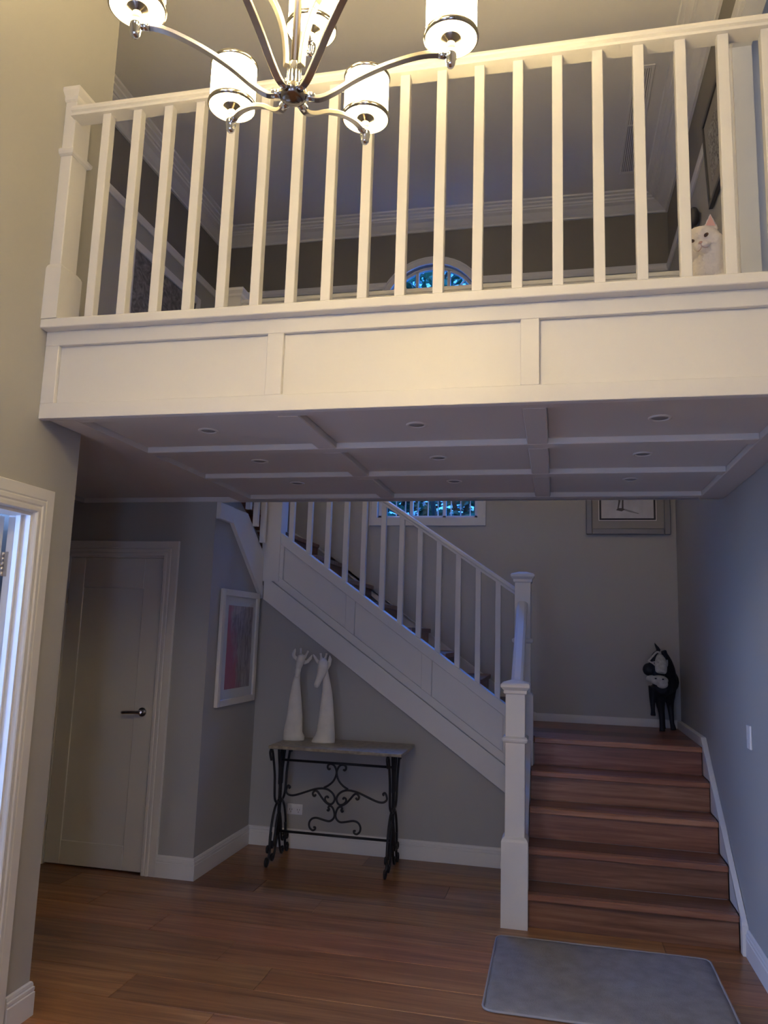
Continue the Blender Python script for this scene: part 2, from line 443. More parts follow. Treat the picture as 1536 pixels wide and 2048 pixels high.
# near side wall (with the open doorway), door opening Y 1.915..2.735, head 2.03
DO0, DO1, DH = 1.905, 2.735, 2.025
struct('wall_left', MB().box(XL - .1, XL, -1.6, DO0, 0, ZC).box(XL - .1, XL, DO1, YLC, 0, ZC).box(XL - .1, XL, DO0, DO1, DH, ZC), M_wall, 'grey painted wall of the foyer with the open doorway')
BD0, BD1, BDH = 3.27, 4.125, 4.84
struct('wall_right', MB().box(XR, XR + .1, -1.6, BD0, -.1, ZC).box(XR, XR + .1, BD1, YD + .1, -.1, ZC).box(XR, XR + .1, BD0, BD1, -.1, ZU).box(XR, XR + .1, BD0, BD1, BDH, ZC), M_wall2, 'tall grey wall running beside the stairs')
# stairwell end wall with the arched window opening
WX, WR, WSP, WZ0 = -1.105, 0.443, 4.49, 2.564
N = 16
arch = [(WX + WR * math.cos(PI * k / N), WSP + WR * math.sin(PI * k / N)) for k in range(N + 1)]   # right to left
mb = MB()
mb.box(XU - .1, WX - WR, YD, YD + .12, -.1, ZC).box(WX + WR, XR + .1, YD, YD + .12, -.1, ZC).box(WX - WR, WX + WR, YD, YD + .12, -.1, WZ0)
for k in range(N):
    a, b = arch[k], arch[k + 1]
    mb.prism([(a[0], a[1]), (a[0], ZC), (b[0], ZC), (b[0], b[1])], 'Y', YD, YD + .12)
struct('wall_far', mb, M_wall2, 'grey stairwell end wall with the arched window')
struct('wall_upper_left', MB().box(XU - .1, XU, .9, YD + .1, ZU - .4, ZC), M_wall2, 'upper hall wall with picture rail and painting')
struct('wall_upper_hall_end', MB().box(XU, XL - .1, .9, 1.0, ZU - .05, ZC), M_wall)
CD0, CD1, CDH = -3.318, -2.568, 2.04
struct('wall_closet', MB().box(-4.7, CD0, YA, YA + .1, 0, ZT).box(CD1, XB - .09, YA, YA + .1, 0, ZT).box(CD0, CD1, YA, YA + .1, CDH, ZT), M_wall, 'grey wall under the bridge around the closed white door')
# picture wall: under the third flight's stringer
mb = MB().prism([(YA, 0), (YC, 0), (YC, 1.86), (4.975, 2.36), (4.975, ZT), (YA, ZT)], 'X', XB - .09, XB)
struct('wall_picture', mb, M_wall, 'grey side wall of the stair recess')
# table wall under the second flight
sl = lambda X, z0: z0 + 0.699 * (-0.363 - X)
mb = MB().prism([(XB - .09, 0), (-.17, 0), (-.17, .45), (-.30, sl(-.30, .58)), (-2.20, sl(-2.20, .58)), (XB - .09, 1.86)], 'Y', YC, YC + .09)
struct('wall_recess', mb, M_wall, 'grey wall under the stairs behind the console table')
struct('wall_front', MB().box(XL - .1, -1.45, -1.6, -1.5, 0, ZC).box(.35, XR + .1, -1.6, -1.5, 0, ZC).box(-1.45, .35, -1.6, -1.5, 2.35, 3.7).box(-1.45, .35, -1.6, -1.5, 4.4, ZC).box(-1.45, -1.0, -1.6, -1.5, 3.7, 4.4).box(-.1, .35, -1.6, -1.5, 3.7, 4.4), M_wall)
struct('floor_closet', MB().box(-3.52, -2.3, 4.83, YD + .1, -.12, -.022), M_floor)
struct('wall_closet_side', MB().box(-3.52, -3.42, YA + .1, YD + .1, 0, ZT), M_wall)
struct('wall_hall_end', MB().box(-4.7, -4.6, 2.9, 4.83, 0, ZT), M_wall)
struct('ceiling', MB().box(XU - .1, XR + .1, -1.6, YD + .12, ZC, ZC + .1), M_ceil, 'upper ceiling above bridge and stairwell')

# side room beyond the open doorway
struct('wall_side_room', MB().box(-4.7, XL - .1, YLC - .1, YLC, 0, 2.5).box(-4.15, XL - .1, -1.1, -1.0, 0, 2.5)
       .box(-4.15, -4.05, 1.80, YLC, 0, 2.5).box(-4.15, -4.05, -1.1, .80, 0, 2.5).box(-4.15, -4.05, .80, 1.80, 2.35, 2.5), M_wall)
struct('ceiling_side_room', MB().box(-4.15, XL - .1, -1.1, YLC, 2.5, 2.6), M_ceil)
struct('floor_side_room', MB().box(-4.15, XL - .1, -1.1, YLC, -.12, 0), M_beigefloor)
w2 = MB()
for a in (.80, 1.74): w2.box(-4.14, -4.06, a, a + .06, 0, 2.35)
w2.box(-4.14, -4.06, .8, 1.8, 2.29, 2.35).box(-4.14, -4.06, .8, 1.8, 0, .06)
wo = struct('window_2', w2, M_white, 'glazed door of the side room')
obj('pane', MB().box(-4.105, -4.10, .85, 1.75, .05, 2.3), M_glass, wo)
w3 = MB()
for a in (-1.45, -1.02, -.08, .30): w3.box(a, a + .05, -1.58, -1.52, 0, 2.35)
w3.box(-1.45, .35, -1.58, -1.52, 2.3, 2.35).box(-1.45, .35, -1.58, -1.52, 0, .08)
wo = struct('window_3', w3, M_white, 'glazed entry behind the viewer')
obj('pane', MB().box(-1.42, -1.0, -1.553, -1.548, .06, 2.32).box(-.06, .32, -1.553, -1.548, .06, 2.32), M_glass, wo)
w4 = MB()  # unseen window, put in to give the upper foyer more fill
for a in (-1.0, -.57, -.15): w4.box(a, a + .05, -1.58, -1.52, 3.7, 4.4)
w4.box(-1.0, -.1, -1.58, -1.52, 3.7, 3.75).box(-1.0, -.1, -1.58, -1.52, 4.35, 4.4)
obj('pane', MB().box(-.97, -.13, -1.553, -1.548, 3.72, 4.38), M_glass, struct('fill_window', w4, M_white, 'unseen high window added above the entry for fill light'))
ed_ = obj('entry_door_leaf', MB().box(-.97, -.08, -1.58, -1.53, .01, 2.3), M_doorw, wo)

# ------------------------------------------------------------------ bridge: floor, soffit, fascia
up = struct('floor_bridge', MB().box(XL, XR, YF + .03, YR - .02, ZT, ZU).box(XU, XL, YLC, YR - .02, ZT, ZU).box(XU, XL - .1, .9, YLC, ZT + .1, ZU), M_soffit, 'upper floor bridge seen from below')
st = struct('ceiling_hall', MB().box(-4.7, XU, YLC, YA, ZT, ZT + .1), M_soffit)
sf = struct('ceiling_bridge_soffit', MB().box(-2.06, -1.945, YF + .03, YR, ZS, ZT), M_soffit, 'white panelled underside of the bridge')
bev = .004
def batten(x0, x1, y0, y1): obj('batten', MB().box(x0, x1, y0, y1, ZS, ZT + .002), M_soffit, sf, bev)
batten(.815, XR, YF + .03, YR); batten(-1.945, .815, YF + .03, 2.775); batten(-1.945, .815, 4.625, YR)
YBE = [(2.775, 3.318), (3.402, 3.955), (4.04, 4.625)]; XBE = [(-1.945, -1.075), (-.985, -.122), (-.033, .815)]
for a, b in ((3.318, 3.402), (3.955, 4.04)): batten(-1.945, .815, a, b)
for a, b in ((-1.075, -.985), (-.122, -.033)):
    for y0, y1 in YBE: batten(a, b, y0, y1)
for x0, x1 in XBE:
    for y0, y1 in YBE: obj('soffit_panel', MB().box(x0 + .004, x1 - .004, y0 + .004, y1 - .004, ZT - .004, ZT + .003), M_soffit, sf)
rn = ['front', 'middle', 'rear']; cn = ['on the open doorway side', 'in the centre column', 'on the light switch side']
for i, yy in enumerate((3.04, 3.65, 4.245)):
    for j, xx in enumerate((-1.494, -.562, .393)):
        d = thing('downlight', f'unlit round downlight in the {rn[i]} soffit row {cn[j]}', 'downlight', (xx, yy, ZT - .004), 'downlights in the bridge soffit')
        obj('trim_ring', MB().lathe([(.044, 0), (.044, -.004), (.036, -.006), (.032, -.003), (.032, 0)], (xx, yy, ZT - .004), 24, caps=False), M_soffit, d)
        obj('lens', MB().lathe([(.0, .001), (.032, .001), (.030, -.002), (0, -.003)], (xx, yy, ZT - .004), 20), M_matboard, d)

fa = struct('trim_1', MB().box(XL, XR, YF + .022, YF + .035, ZS, 2.778), M_white, 'white panelled fascia of the bridge')
R_ = .022
obj('fascia_rail', MB().box(XL, XR, YF, YF + R_, 2.716, 2.778), M_white, fa, .002)
obj('fascia_rail', MB().box(XL, XR, YF, YF + R_, ZS, 2.467), M_white, fa, .002)
for a, b in ((XL, -2.026), (-1.100, -1.034), (-.124, -.057), (.853, XR)): obj('fascia_stile', MB().box(a, b, YF + .0004, YF + R_, 2.467, 2.716), M_white, fa, .002)
for a, b in ((-2.026, -1.100), (-1.034, -.124), (-.057, .853)): obj('fascia_panel', MB().box(a + .003, b - .003, YF + .020, YF + .026, 2.470, 2.713), M_white, fa)
tr = struct('trim_2', MB().prism([(2.647, 2.781), (2.650, 2.778), (2.80, 2.778), (2.80, 2.819), (2.652, 2.819), (2.647, 2.814)], 'X', XL, XR), M_white, 'white capping board along the bridge edge', .0015)
struct('trim_3', MB().box(XU, XR, YR - .02, YR + .02, ZS, ZU + .015), M_white, 'white rear edge board of the bridge')

# ------------------------------------------------------------------ cornice, picture rail, baseboards
CP = [(0, -.126), (.018, -.126), (.022, -.112), (.045, -.100), (.085, -.070), (.120, -.058), (.128, -.046), (.140, -.046), (.146, -.032), (.172, -.026), (.176, -.014), (.204, -.012), (.212, 0), (0, 0)]
path = [(XR, -1.5), (XR, YD), (XU, YD), (XU, 1.0), (XL - .1, 1.0), (XL - .1, YLC), (XL, YLC), (XL, -1.5)]
struct('trim_4', MB().sweep(CP, path, True, ZC), M_cornice, 'stepped plaster cornice around the upper ceiling')
PR = [(0, 4.715), (.012, 4.715), (.022, 4.735), (.024, 4.760), (.018, 4.778), (0, 4.780)]
struct('trim_5', MB().sweep(PR, [(XR, BD1 + .095), (XR, YD), (WX + .43, YD)], False), M_cornice, 'white picture rail along stair side wall')
struct('trim_6', MB().sweep(PR, [(WX - .43, YD), (XU, YD), (XU, 1.0)], False), M_cornice, 'white picture rail along upper hall wall')
BP = [(0, 0), (.018, 0), (.018, .088), (.014, .092), (.016, .097), (.016, .108), (.011, .112), (.012, .117), (.009, .127), (.004, .131), (0, .131)]
struct('baseboard_recess', MB().sweep(BP, [(-.16, YC), (XB, YC), (XB, YA), (CD1 + .09, YA)], False), M_white, 'stepped white baseboard behind table and round the recess')
struct('baseboard_left', MB().sweep(BP, [(XL - .1, YLC), (XL, YLC), (XL, DO1 + .108)], False), M_white, 'white baseboard round the doorway wall end')
struct('baseboard_left_front', MB().sweep(BP, [(XL, DO0 - .108), (XL, -1.5)], False), M_white)
struct('baseboard_right', MB().sweep(BP, [(XR, -1.5), (XR, 4.515)], False), M_white, 'white baseboard leading up to the bottom step')
struct('baseboard_hall', MB().sweep(BP, [(CD0 - .09, YA), (-4.6, YA)], False), M_white)

# ------------------------------------------------------------------ doors
AP = [(0, 0), (.105, 0), (.105, .016), (.102, .019), (.060, .019), (.055, .015), (.048, .022), (.034, .022), (.028, .016), (.020, .021), (.006, .021), (.002, .017), (0, .01)]
def architrave(parent, axis, plane, sgn, a0, a1, head, flip=False):
    """frame mould around an opening a0..a1 up to head on the plane; profile u outwards from the opening"""
    mb = MB(); vs = []
    pth = [(a0, 0.0, -1, 0), (a0, head, -1, 1), (a1, head, 1, 1), (a1, 0.0, 1, 0)]
    for (a, z, da, dz) in pth:
        for u, v in AP:
            aa = a + da * u; zz = z + dz * u; n_ = plane + sgn * v
            vs.append((n_, aa, zz) if axis == 'X' else (aa, n_, zz))
    k = len(AP); fs = []
    for i in range(3):
        for j in range(k): fs.append((i * k + j, (i + 1) * k + j, (i + 1) * k + (j + 1) % k, i * k + (j + 1) % k))
    fs += [tuple(range(k)), tuple(3 * k + j for j in range(k))]
    mb.add(vs, fs)
    return obj('architrave', mb, M_white, parent)


d1 = bpy.data.objects.new('door_1', None); COL.objects.link(d1); d1.location = (XL - .05, (DO0 + DO1) / 2, 0); d1['kind'] = 'structure'; d1['label'] = 'open doorway in the foyer side wall lit blue from beyond'
architrave(d1, 'X', XL, 1, DO0 + .012, DO1 - .012, DH - .012)
obj('jamb', MB().box(XL - .1, XL, DO1 - .025, DO1, 0, DH).box(XL - .1, XL, DO0, DO0 + .025, 0, DH).box(XL - .1, XL, DO0 + .025, DO1 - .025, DH - .025, DH), M_white, d1)
obj('door_stop', MB().box(XL - .060, XL - .035, DO1 - .037, DO1 - .025, 0, DH - .025).box(XL - .060, XL - .035, DO0 + .025, DO0 + .037, 0, DH - .025), M_white, d1, .002)
lf = obj('door_leaf', MB().box(XL - .90, XL - .112, DO1 - .072, DO1 - .034, .012, DH - .03), M_white, d1, .002)
for zc in (.25, 1.80):
    h_ = MB().box(XL - .099, XL - .085, DO1 - .029, DO1 - .0245, zc - .05, zc + .05)
    for k in range(5): h_.lathe([(0, 0), (.0065, .0005), (.0065, .0185), (0, .019)], (XL - .106, DO1 - .031, zc - .05 + k * .02), 12)
    obj('hinge', h_, M_nickel, d1)

d4 = bpy.data.objects.new('door_4', None); COL.objects.link(d4); d4.location = (XR, (BD0 + BD1) / 2, ZU); d4['kind'] = 'structure'; d4['label'] = 'open doorway to a lit room at the stair side end of the bridge'
n0 = len(bpy.data.objects)
ar_ = architrave(d4, 'X', XR, -1, BD0 + .012, BD1 - .012, BDH - ZU - .012); ar_.location.z += ZU
obj('jamb', MB().box(XR, XR + .1, BD1 - .025, BD1, ZU, BDH).box(XR, XR + .1, BD0, BD0 + .025, ZU, BDH).box(XR, XR + .1, BD0 + .025, BD1 - .025, BDH - .025, BDH), M_white, d4)
struct('wall_upper_room', MB().box(XR + .1, 4.1, BD1 + .06, BD1 + .16, ZU - .1, ZC).box(4.0, 4.1, 1.2, BD1 + .06, ZU - .1, ZC).box(XR + .1, 4.0, 1.2, 1.3, ZU - .1, ZC), M_pale, 'wall of the lit upper room')
struct('ceiling_upper_room', MB().box(XR + .1, 4.1, 1.2, BD1 + .16, ZC, ZC + .1), M_ceil)
struct('floor_upper_room', MB().box(XR + .1, 4.1, 1.2, BD1 + .16, ZU - .1, ZU), M_beigefloor)
d2 = bpy.data.objects.new('door_2', None); COL.objects.link(d2); d2.location = ((CD0 + CD1) / 2, YA, 0); d2['kind'] = 'structure'; d2['label'] = 'closed white single panel door under the bridge'
architrave(d2, 'Y', YA, -1, CD0 + .012, CD1 - .012, CDH - .012)
obj('jamb', MB().box(CD0, CD0 + .02, YA, YA + .1, 0, CDH).box(CD1 - .02, CD1, YA, YA + .1, 0, CDH).box(CD0 + .02, CD1 - .02, YA, YA + .1, CDH - .02, CDH), M_white, d2)
a, b = CD0 + .022, CD1 - .022
lf = obj('door_leaf', MB().box(a, b, YA + .018, YA + .05, .008, CDH - .022), M_doorw, d2)
for q in ((a, -3.182), (-2.728, b)): obj('door_stile', MB().box(q[0], q[1], YA + .008, YA + .019, .008, CDH - .022), M_doorw, d2, .004)
obj('door_rail', MB().box(-3.182, -2.728, YA + .008, YA + .019, .008, .158), M_doorw, d2, .004)
obj('door_rail', MB().box(-3.182, -2.728, YA + .008, YA + .019, 1.81, CDH - .022), M_doorw, d2, .004)
hx, hz = -2.661, 1.003
hd = obj('door_handle', MB().tube([(hx, YA + .008, hz), (hx, YA - .004, hz)], .029, 24).tube([(hx, YA - .003, hz), (hx, YA - .045, hz)], .0095, 16), M_chrome, d2)
obj('lever', MB().tube(smoothpath([(hx + .012, YA - .045, hz), (hx - .02, YA - .046, hz), (hx - .07, YA - .045, hz - .002), (hx - .128, YA - .042, hz - .006)]), .0095, 12, flat=(.8, 1.15)), M_chrome, hd)
obj('hinge', MB().tube([(a - .004, YA + .006, .21), (a - .004, YA + .006, .31)], .006, 10), M_nickel, d2)
obj('hinge', MB().tube([(a - .004, YA + .006, 1.70), (a - .004, YA + .006, 1.80)], .006, 10), M_nickel, d2)
obj('light_block', MB().box(CD0 - .1, CD1 + .1, YA + .11, YA + .12, -.12, 2.3), M_wall, d2)  # unseen panel added to stop light leaking round the door

# ------------------------------------------------------------------ arched stair window
w1 = MB()
AR = []; NA = 24
prof = [(0, .0), (.0, -.022), (.050, -.022), (.062, -.016), (.072, -.016), (.072, 0)]   # u outwards, y offset
outl = [(-1, None)] 
pts = [((WX + WR, WZ0), (1, 0), -1)] + [((WX + WR * math.cos(PI * k / NA), WSP + WR * math.sin(PI * k / NA)), (math.cos(PI * k / NA), math.sin(PI * k / NA)), 0) for k in range(NA + 1)] + [((WX - WR, WZ0), (-1, 0), -1)]
vs = []; k = len(prof)
for (p, nrm, dz) in pts:
    for u, v in prof: vs.append((p[0] + nrm[0] * u, YD + v, p[1] + nrm[1] * u + dz * u))
fs = [(i * k + j, (i + 1) * k + j, (i + 1) * k + (j + 1) % k, i * k + (j + 1) % k) for i in range(len(pts) - 1) for j in range(k)]
w1.add(vs, fs)
w1.box(WX - WR - .0721, WX + WR + .0721, YD - .0225, YD - .0005, WZ0 - .065, WZ0 + .004)
win = struct('window_1', w1, M_white, 'tall arched stair window with leafy garden behind')
sh = MB()
yf0, yf1 = YD + .045, YD + .085
xs = [WX - WR, WX - WR / 3 - .014, WX + WR / 3 - .014, WX + WR - .028]
for i, x in enumerate(xs): sh.box(x, x + .028, yf0, yf1, WZ0, WSP + (.0 if i in (0, 3) else .40))
sh.box(WX - WR, WX + WR, yf0, yf1, WZ0, WZ0 + .03).box(WX - WR, WX + WR, yf0, yf1, WSP - .02, WSP + .02)
for k_ in range(N):
    a_, b_ = arch[k_], arch[k_ + 1]; q = .94
    ia = (WX + (a_[0] - WX) * q, WSP + (a_[1] - WSP) * q); ib = (WX + (b_[0] - WX) * q, WSP + (b_[1] - WSP) * q)
    sh.prism([a_, b_, ib, ia], 'Y', yf0, yf1)
obj('sash', sh, M_white, win)
for i in range(3):
    x0, x1 = xs[i] + .028, xs[i + 1]
    obj('pane', MB().box(x0 - .004, x1 + .004, YD + .062, YD + .066, WZ0 + .02, WSP - .01), M_tinted, win)
    for j in range(3):
        xx = x0 + (x1 - x0) * (j + .5 + .0) / 3
        obj('glazing_bar', MB().box(xx - .004, xx + .004, YD + .058, YD + .072, WZ0 + .03, WSP - .02), M_whitemat, win)
obj('pane', MB().prism([(WX + .425 * math.cos(PI * k / 16), WSP + .01 + .425 * math.sin(PI * k / 16)) for k in range(17)], 'Y', YD + .062, YD + .066), M_tinted, win)
for j in (1, 2, 3):
    t_ = PI * j / 4
    obj('glazing_bar', MB().bar([(WX + .12 * math.cos(t_), YD + .065, WSP + .12 * math.sin(t_)), (WX + .43 * math.cos(t_), YD + .065, WSP + .43 * math.sin(t_))], .010, .014, (math.sin(t_), 0, -math.cos(t_))), M_white, win)
obj('glazing_bar', MB().tube([(WX + .13 * math.cos(PI * k / 12), YD + .065, WSP + .13 * math.sin(PI * k / 12)) for k in range(13)], .006, 8), M_white, win)

# garden beyond the window
struct('ground_garden', MB().box(-6, 4, YD + .2, 13, -.5, -.3), M_concrete)
sb = thing('garden_shrub', 'leafy green shrub standing outside the arched stair window', 'shrub', (-1.2, 8.2, -.3))
tk = MB()
for k in range(9):
    x0 = -1.4 + random.uniform(-.8, .9); y0 = 8.1 + random.uniform(-.3, .5)
    tk.tube(smoothpath([(x0, y0, -.3), (x0 + random.uniform(-.2, .2), y0, 1.8), (x0 + random.uniform(-.5, .5), y0 + random.uniform(-.3, .3), 3.8), (x0 + random.uniform(-.8, .8), y0 + random.uniform(-.4, .4), 5.8)]), [.04 - .0022 * i for i in range(13)], 7)
obj('stem', tk, M_bark, sb)
lv = MB()
for k in range(6500):
    c = Vector((random.uniform(-2.9, -.2), random.uniform(7.7, 9.0), random.uniform(1.9, 6.4)))
    L = random.uniform(.06, .15); W_ = L * random.uniform(.28, .45)
    q = Matrix.Rotation(random.uniform(0, 2 * PI), 3, 'Z') @ Matrix.Rotation(random.uniform(-1.2, 1.2), 3, 'X') @ Matrix.Rotation(random.uniform(-.8, .8), 3, 'Y')
    sh_ = [(-L, 0, 0), (-L * .2, W_, .012), (L, 0, -.01), (-L * .2, -W_, .012)]
    lv.add([c + q @ Vector(p) for p in sh_], [(0, 1, 2), (0, 2, 3)])
lo = obj('leaves', lv, M_leaf, sb); lo['kind'] = 'stuff'

# ------------------------------------------------------------------ staircase
sc_ = thing('staircase', 'timber stairs with white panelled stringers turning up to the bridge', 'stairs', (.35, 4.57, 0))
YN = [4.557, 4.787, 5.025, 5.258, 5.493]
XS0, XS1 = -.165, .921
def slab(name, x0, x1, y0, y1, z0, z1, mt=M_tread, bv=.003): return obj(name, MB().box(x0, x1, y0, y1, z0, z1), mt, sc_, bv)
for k in range(5):
    zt = RI * (k + 1)
    ye = (YN[k + 1] + .02) if k < 4 else YN[4] + .11
    xl = XS0 if k < 4 else -.15
    slab('nosing', xl, XS1, YN[k], YN[k] + .055, zt - .034, zt, M_nosing, .005)
    slab('tread', xl, XS1, YN[k] + .0555, ye, zt - .036, zt, bv=.001)
    slab('riser', xl, XS1, YN[k] + .030, YN[k] + .040, zt - RI + (.0005 if k == 0 else 0), zt - .036, bv=0)
# landing boards
for i, y0 in enumerate((5.603, 5.845, 6.087, 6.329)):
    y1 = min(y0 + .242, YD)
    obj('landing_board', MB().box(-.28, XR - .001, y0 + .0006, y1 - .0006, .86, .895), M_tread, sc_)
obj('carcass', MB().prism([(YN[0] + .034, 0), (YD, 0), (YD, .86), (YN[4] + .034, .855), (YN[4] + .034, .68), (YN[3] + .034, .675), (YN[3] + .034, .50), (YN[2] + .034, .495), (YN[2] + .034, .32), (YN[1] + .034, .316), (YN[1] + .034, .14), (YN[0] + .034, .14)], 'X', -.16, .915), M_wall, sc_)
obj('stringer', MB().prism([(YN[0] + .03, 0), (YC, 0), (YC, .93), (5.45, .88), (YN[0] + .03, .195)], 'X', -.205, -.168), M_white, sc_)
# second flight, rising towards the doorway side
GO = .2566; XN = -.278
for k in range(1, 9):
    zt = .895 + RI * k; x1 = XN - GO * (k - 1)
    x0 = x1 - GO - .02 if k < 8 else XU
    obj('riser', MB().box(x1 - .034, x1 - .016, YC + .075, YD, zt - RI, zt - .036), M_tread, sc_)
    obj('tread', MB().box(x0, x1, YC + .072, YD, zt - .036, zt), M_tread, sc_, .004)
ZL2 = .895 + RI * 8
obj('flight_underside', MB().prism([(XN - .04, .62), (XN - .04, .90), (XN - GO * 7 - .04, ZL2 - .21), (XU, ZL2 - .04), (XU, ZL2 - .15), (-2.3, ZL2 - .3), (-2.2, 1.9)], 'Y', YC + .10, YD), M_wall, sc_)
# third flight, rising back to the bridge
R3 = (ZU - ZL2) / 3
for k in range(1, 4):
    zt = ZL2 + R3 * k; y1 = 5.63 - .29 * (k - 1); y0 = y1 - .31 if k < 3 else YR - .0
    obj('riser', MB().box(XU, XB - .015, y1 - .034, y1 - .016, zt - R3, zt - .036), M_tread, sc_)
    if k < 3: obj('tread', MB().box(XU, XB - .015, y0, y1, zt - .036, zt), M_tread, sc_, .004)
obj('flight_underside', MB().prism([(5.66, ZL2 - .05), (5.66, ZL2 - .2), (YR + .02, ZU - .36), (YR + .02, ZU - .05)], 'X', XU, XB - .05), M_wall, sc_)
# stringer of the second flight: board, top rail, lower rail, stiles, bottom band
SY = YC - .029
obj('stringer', MB().prism([(-.30, sl(-.30, .62)), (-.30, sl(-.30, 1.06)), (-2.15, sl(-2.15, 1.06)), (-2.15, sl(-2.15, .62))], 'Y', SY + .022, YC + .07), M_white, sc_)
def band(name, xa, xb, z0, z1, y0, y1, bv=.0025): obj(name, MB().prism([(xa, sl(xa, z0)), (xa, sl(xa, z1)), (xb, sl(xb, z1)), (xb, sl(xb, z0))], 'Y', y0, y1), M_white, sc_, bv)
band('stringer_rail', -.29, -2.17, 1.018, 1.103, SY, YC + .072)
band('stringer_rail', -.29, -2.17, .697, .765, SY, YC)
band('stringer_band', -.25, -2.20, .508, .690, SY - .006, YC + .01)
for a_, b_ in ((-.29, -.368), (-.879, -.955), (-1.47, -1.541), (-2.052, -2.17)):
    band('stringer_stile', a_, b_, .765, 1.018, SY + .0004, YC)
for a_, b_ in ((-.368, -.879), (-.955, -1.47), (-1.541, -2.052)): band('stringer_panel', a_ - .003, b_ + .003, .769, 1.014, SY + .0185, SY + .026, 0)
# stringer of the third flight on the picture wall
SX = XB + .029
lb = lambda Y: 1.80 + .745 * (5.629 - Y)
obj('stringer', MB().prism([(YC - .03, 1.815), (4.971, 2.290), (YA + .02, 2.291), (YA + .02, ZS), (5.235, ZS), (YC - .03, 2.132)], 'X', XB - .06, SX - .008), M_white, sc_, .002)
obj('stringer_band', MB().prism([(YC - .035, 1.795), (4.971, 2.290), (4.945, 2.33), (YC - .035, 1.893)], 'X', XB - .002, SX), M_white, sc_, .002)
obj('stringer_band', MB().prism([(4.971, 2.290), (YA + .01, 2.291), (YA + .01, ZS), (4.965, ZS), (4.945, 2.33)], 'X', XB - .002, SX), M_white, sc_, .002)
# skirting boards up the wall side
SK = [(4.513, 0.0), (4.513, .148), (5.535, .956), (YD - .014, .956), (YD - .014, .893), (5.50, .893), (5.50, .72), (5.27, .72), (5.27, .54), (5.03, .54), (5.03, .362), (4.79, .362), (4.79, .183), (4.56, .183), (4.56, 0)]
obj('stair_skirting', MB().prism(SK, 'X', .921, XR), M_white, sc_, .003)
obj('stair_skirting', MB().box(-.16, .93, YD - .016, YD, .894, .958), M_white, sc_, .003)
sk2 = lambda X, z0: z0 + .699 * (-.499 - X)
obj('stair_skirting', MB().prism([(-.16, .894), (-.16, .958), (-.26, .99), (-.499, 1.185), (-2.15, sk2(-2.15, 1.185)), (-2.33, 2.44), (XU, 2.44), (XU, 2.32), (-2.1, 2.32), (-.499, .97), (-.3, .894)], 'Y', YD - .016, YD), M_white, sc_, .002)
obj('stair_skirting', MB().box(XU, XU + .016, YC, YD, ZL2, 2.44), M_white, sc_, .002)

# ------------------------------------------------------------------ newels and balustrades
def newel(parent, cx, cy, z0, zfl, zco, zcap, ztop, half=False, yfront=None):
    """square newel: wide base up to zfl, shaft, collar at zco, moulded cap; half keeps the +X half only"""
    def sq(mb, prof):
        for (w0, a0), (w1_, a1) in zip(prof, prof[1:]):
            x0 = cx if half else None
            def ring(wd, z):
                h_ = wd / 2; l_ = 0 if half else -h_
                return [(cx + l_, cy - h_, z), (cx + h_, cy - h_, z), (cx + h_, cy + h_, z), (cx + l_, cy + h_, z)]
            mb.add(ring(w0, a0) + ring(w1_, a1), [(3, 2, 1, 0), (4, 5, 6, 7), (0, 1, 5, 4), (1, 2, 6, 5), (2, 3, 7, 6), (3, 0, 4, 7)])
        return mb
    n_ = obj('newel_post', sq(MB(), [(.110, z0 + .01), (.110, ztop - .03)]), M_white, parent, .003)
    obj('base', sq(MB(), [(.146, z0 + .0005), (.146, zfl - .004), (.136, zfl + .008), (.116, zfl + .02)]), M_white, n_)
    obj('collar', sq(MB(), [(.116, zco - .020), (.134, zco - .014), (.142, zco - .004), (.142, zco + .006), (.124, zco + .015)]), M_white, n_)
    obj('cap', sq(MB(), [(.116, zcap - .040), (.128, zcap - .034), (.130, zcap - .018), (.162, zcap), (.164, zcap + .014), (.150, zcap + .022), (.05, ztop)]), M_white, n_)
    return n_


def rail_prof(s=1.0):
    h = [(.036, 0), (.036, .010), (.026, .012), (.026, .020), (.037, .024), (.038, .034), (.032, .048), (.018, .058)]
    return [(-u * s, v) for u, v in h[:1]] + [(u * s, v) for u, v in h] + [(-u * s, v) for u, v in h[:0:-1]]


def handrail(parent, p0, p1, sc=1.0):
    """moulded rail between two points (bottom centre line); its section stands vertical"""
    p0 = Vector(p0); p1 = Vector(p1); d = (p1 - p0); hd_ = Vector((d.x, d.y, 0)).normalized(); sd = Vector((-hd_.y, hd_.x, 0))
    pr = rail_prof(sc); n_ = len(pr)
    vs = [p + sd * u + Vector((0, 0, v)) for p in (p0, p1) for u, v in pr]
    fs = [tuple(range(n_)), tuple(range(n_, 2 * n_))] + [(i, (i + 1) % n_, n_ + (i + 1) % n_, n_ + i) for i in range(n_)]
    return obj('handrail', MB().add(vs, fs), M_white, parent)


# front balustrade of the bridge
bb = thing('bridge_balustrade', 'white balustrade with square balusters along the front of the upper bridge', 'balustrade', (-.57, 2.675, 2.819))
newel(bb, XL, 2.72, 2.819, 3.045, 3.585, 3.862, 3.905, half=True)
handrail(bb, (XL + .05, 2.674, 3.735), (XR, 2.674, 3.735))
bal = None
for i in range(20):
    x = -1.894 + .1449 * i
    if bal is None:
        bal = obj('baluster', MB().box(x, x + .0383, 2.655, 2.6933, 2.819, 3.738), M_white, bb, .002, origin=(x, 2.655, 2.819))
    else: copy_part(bal, bb, (x, 2.655, 2.819))

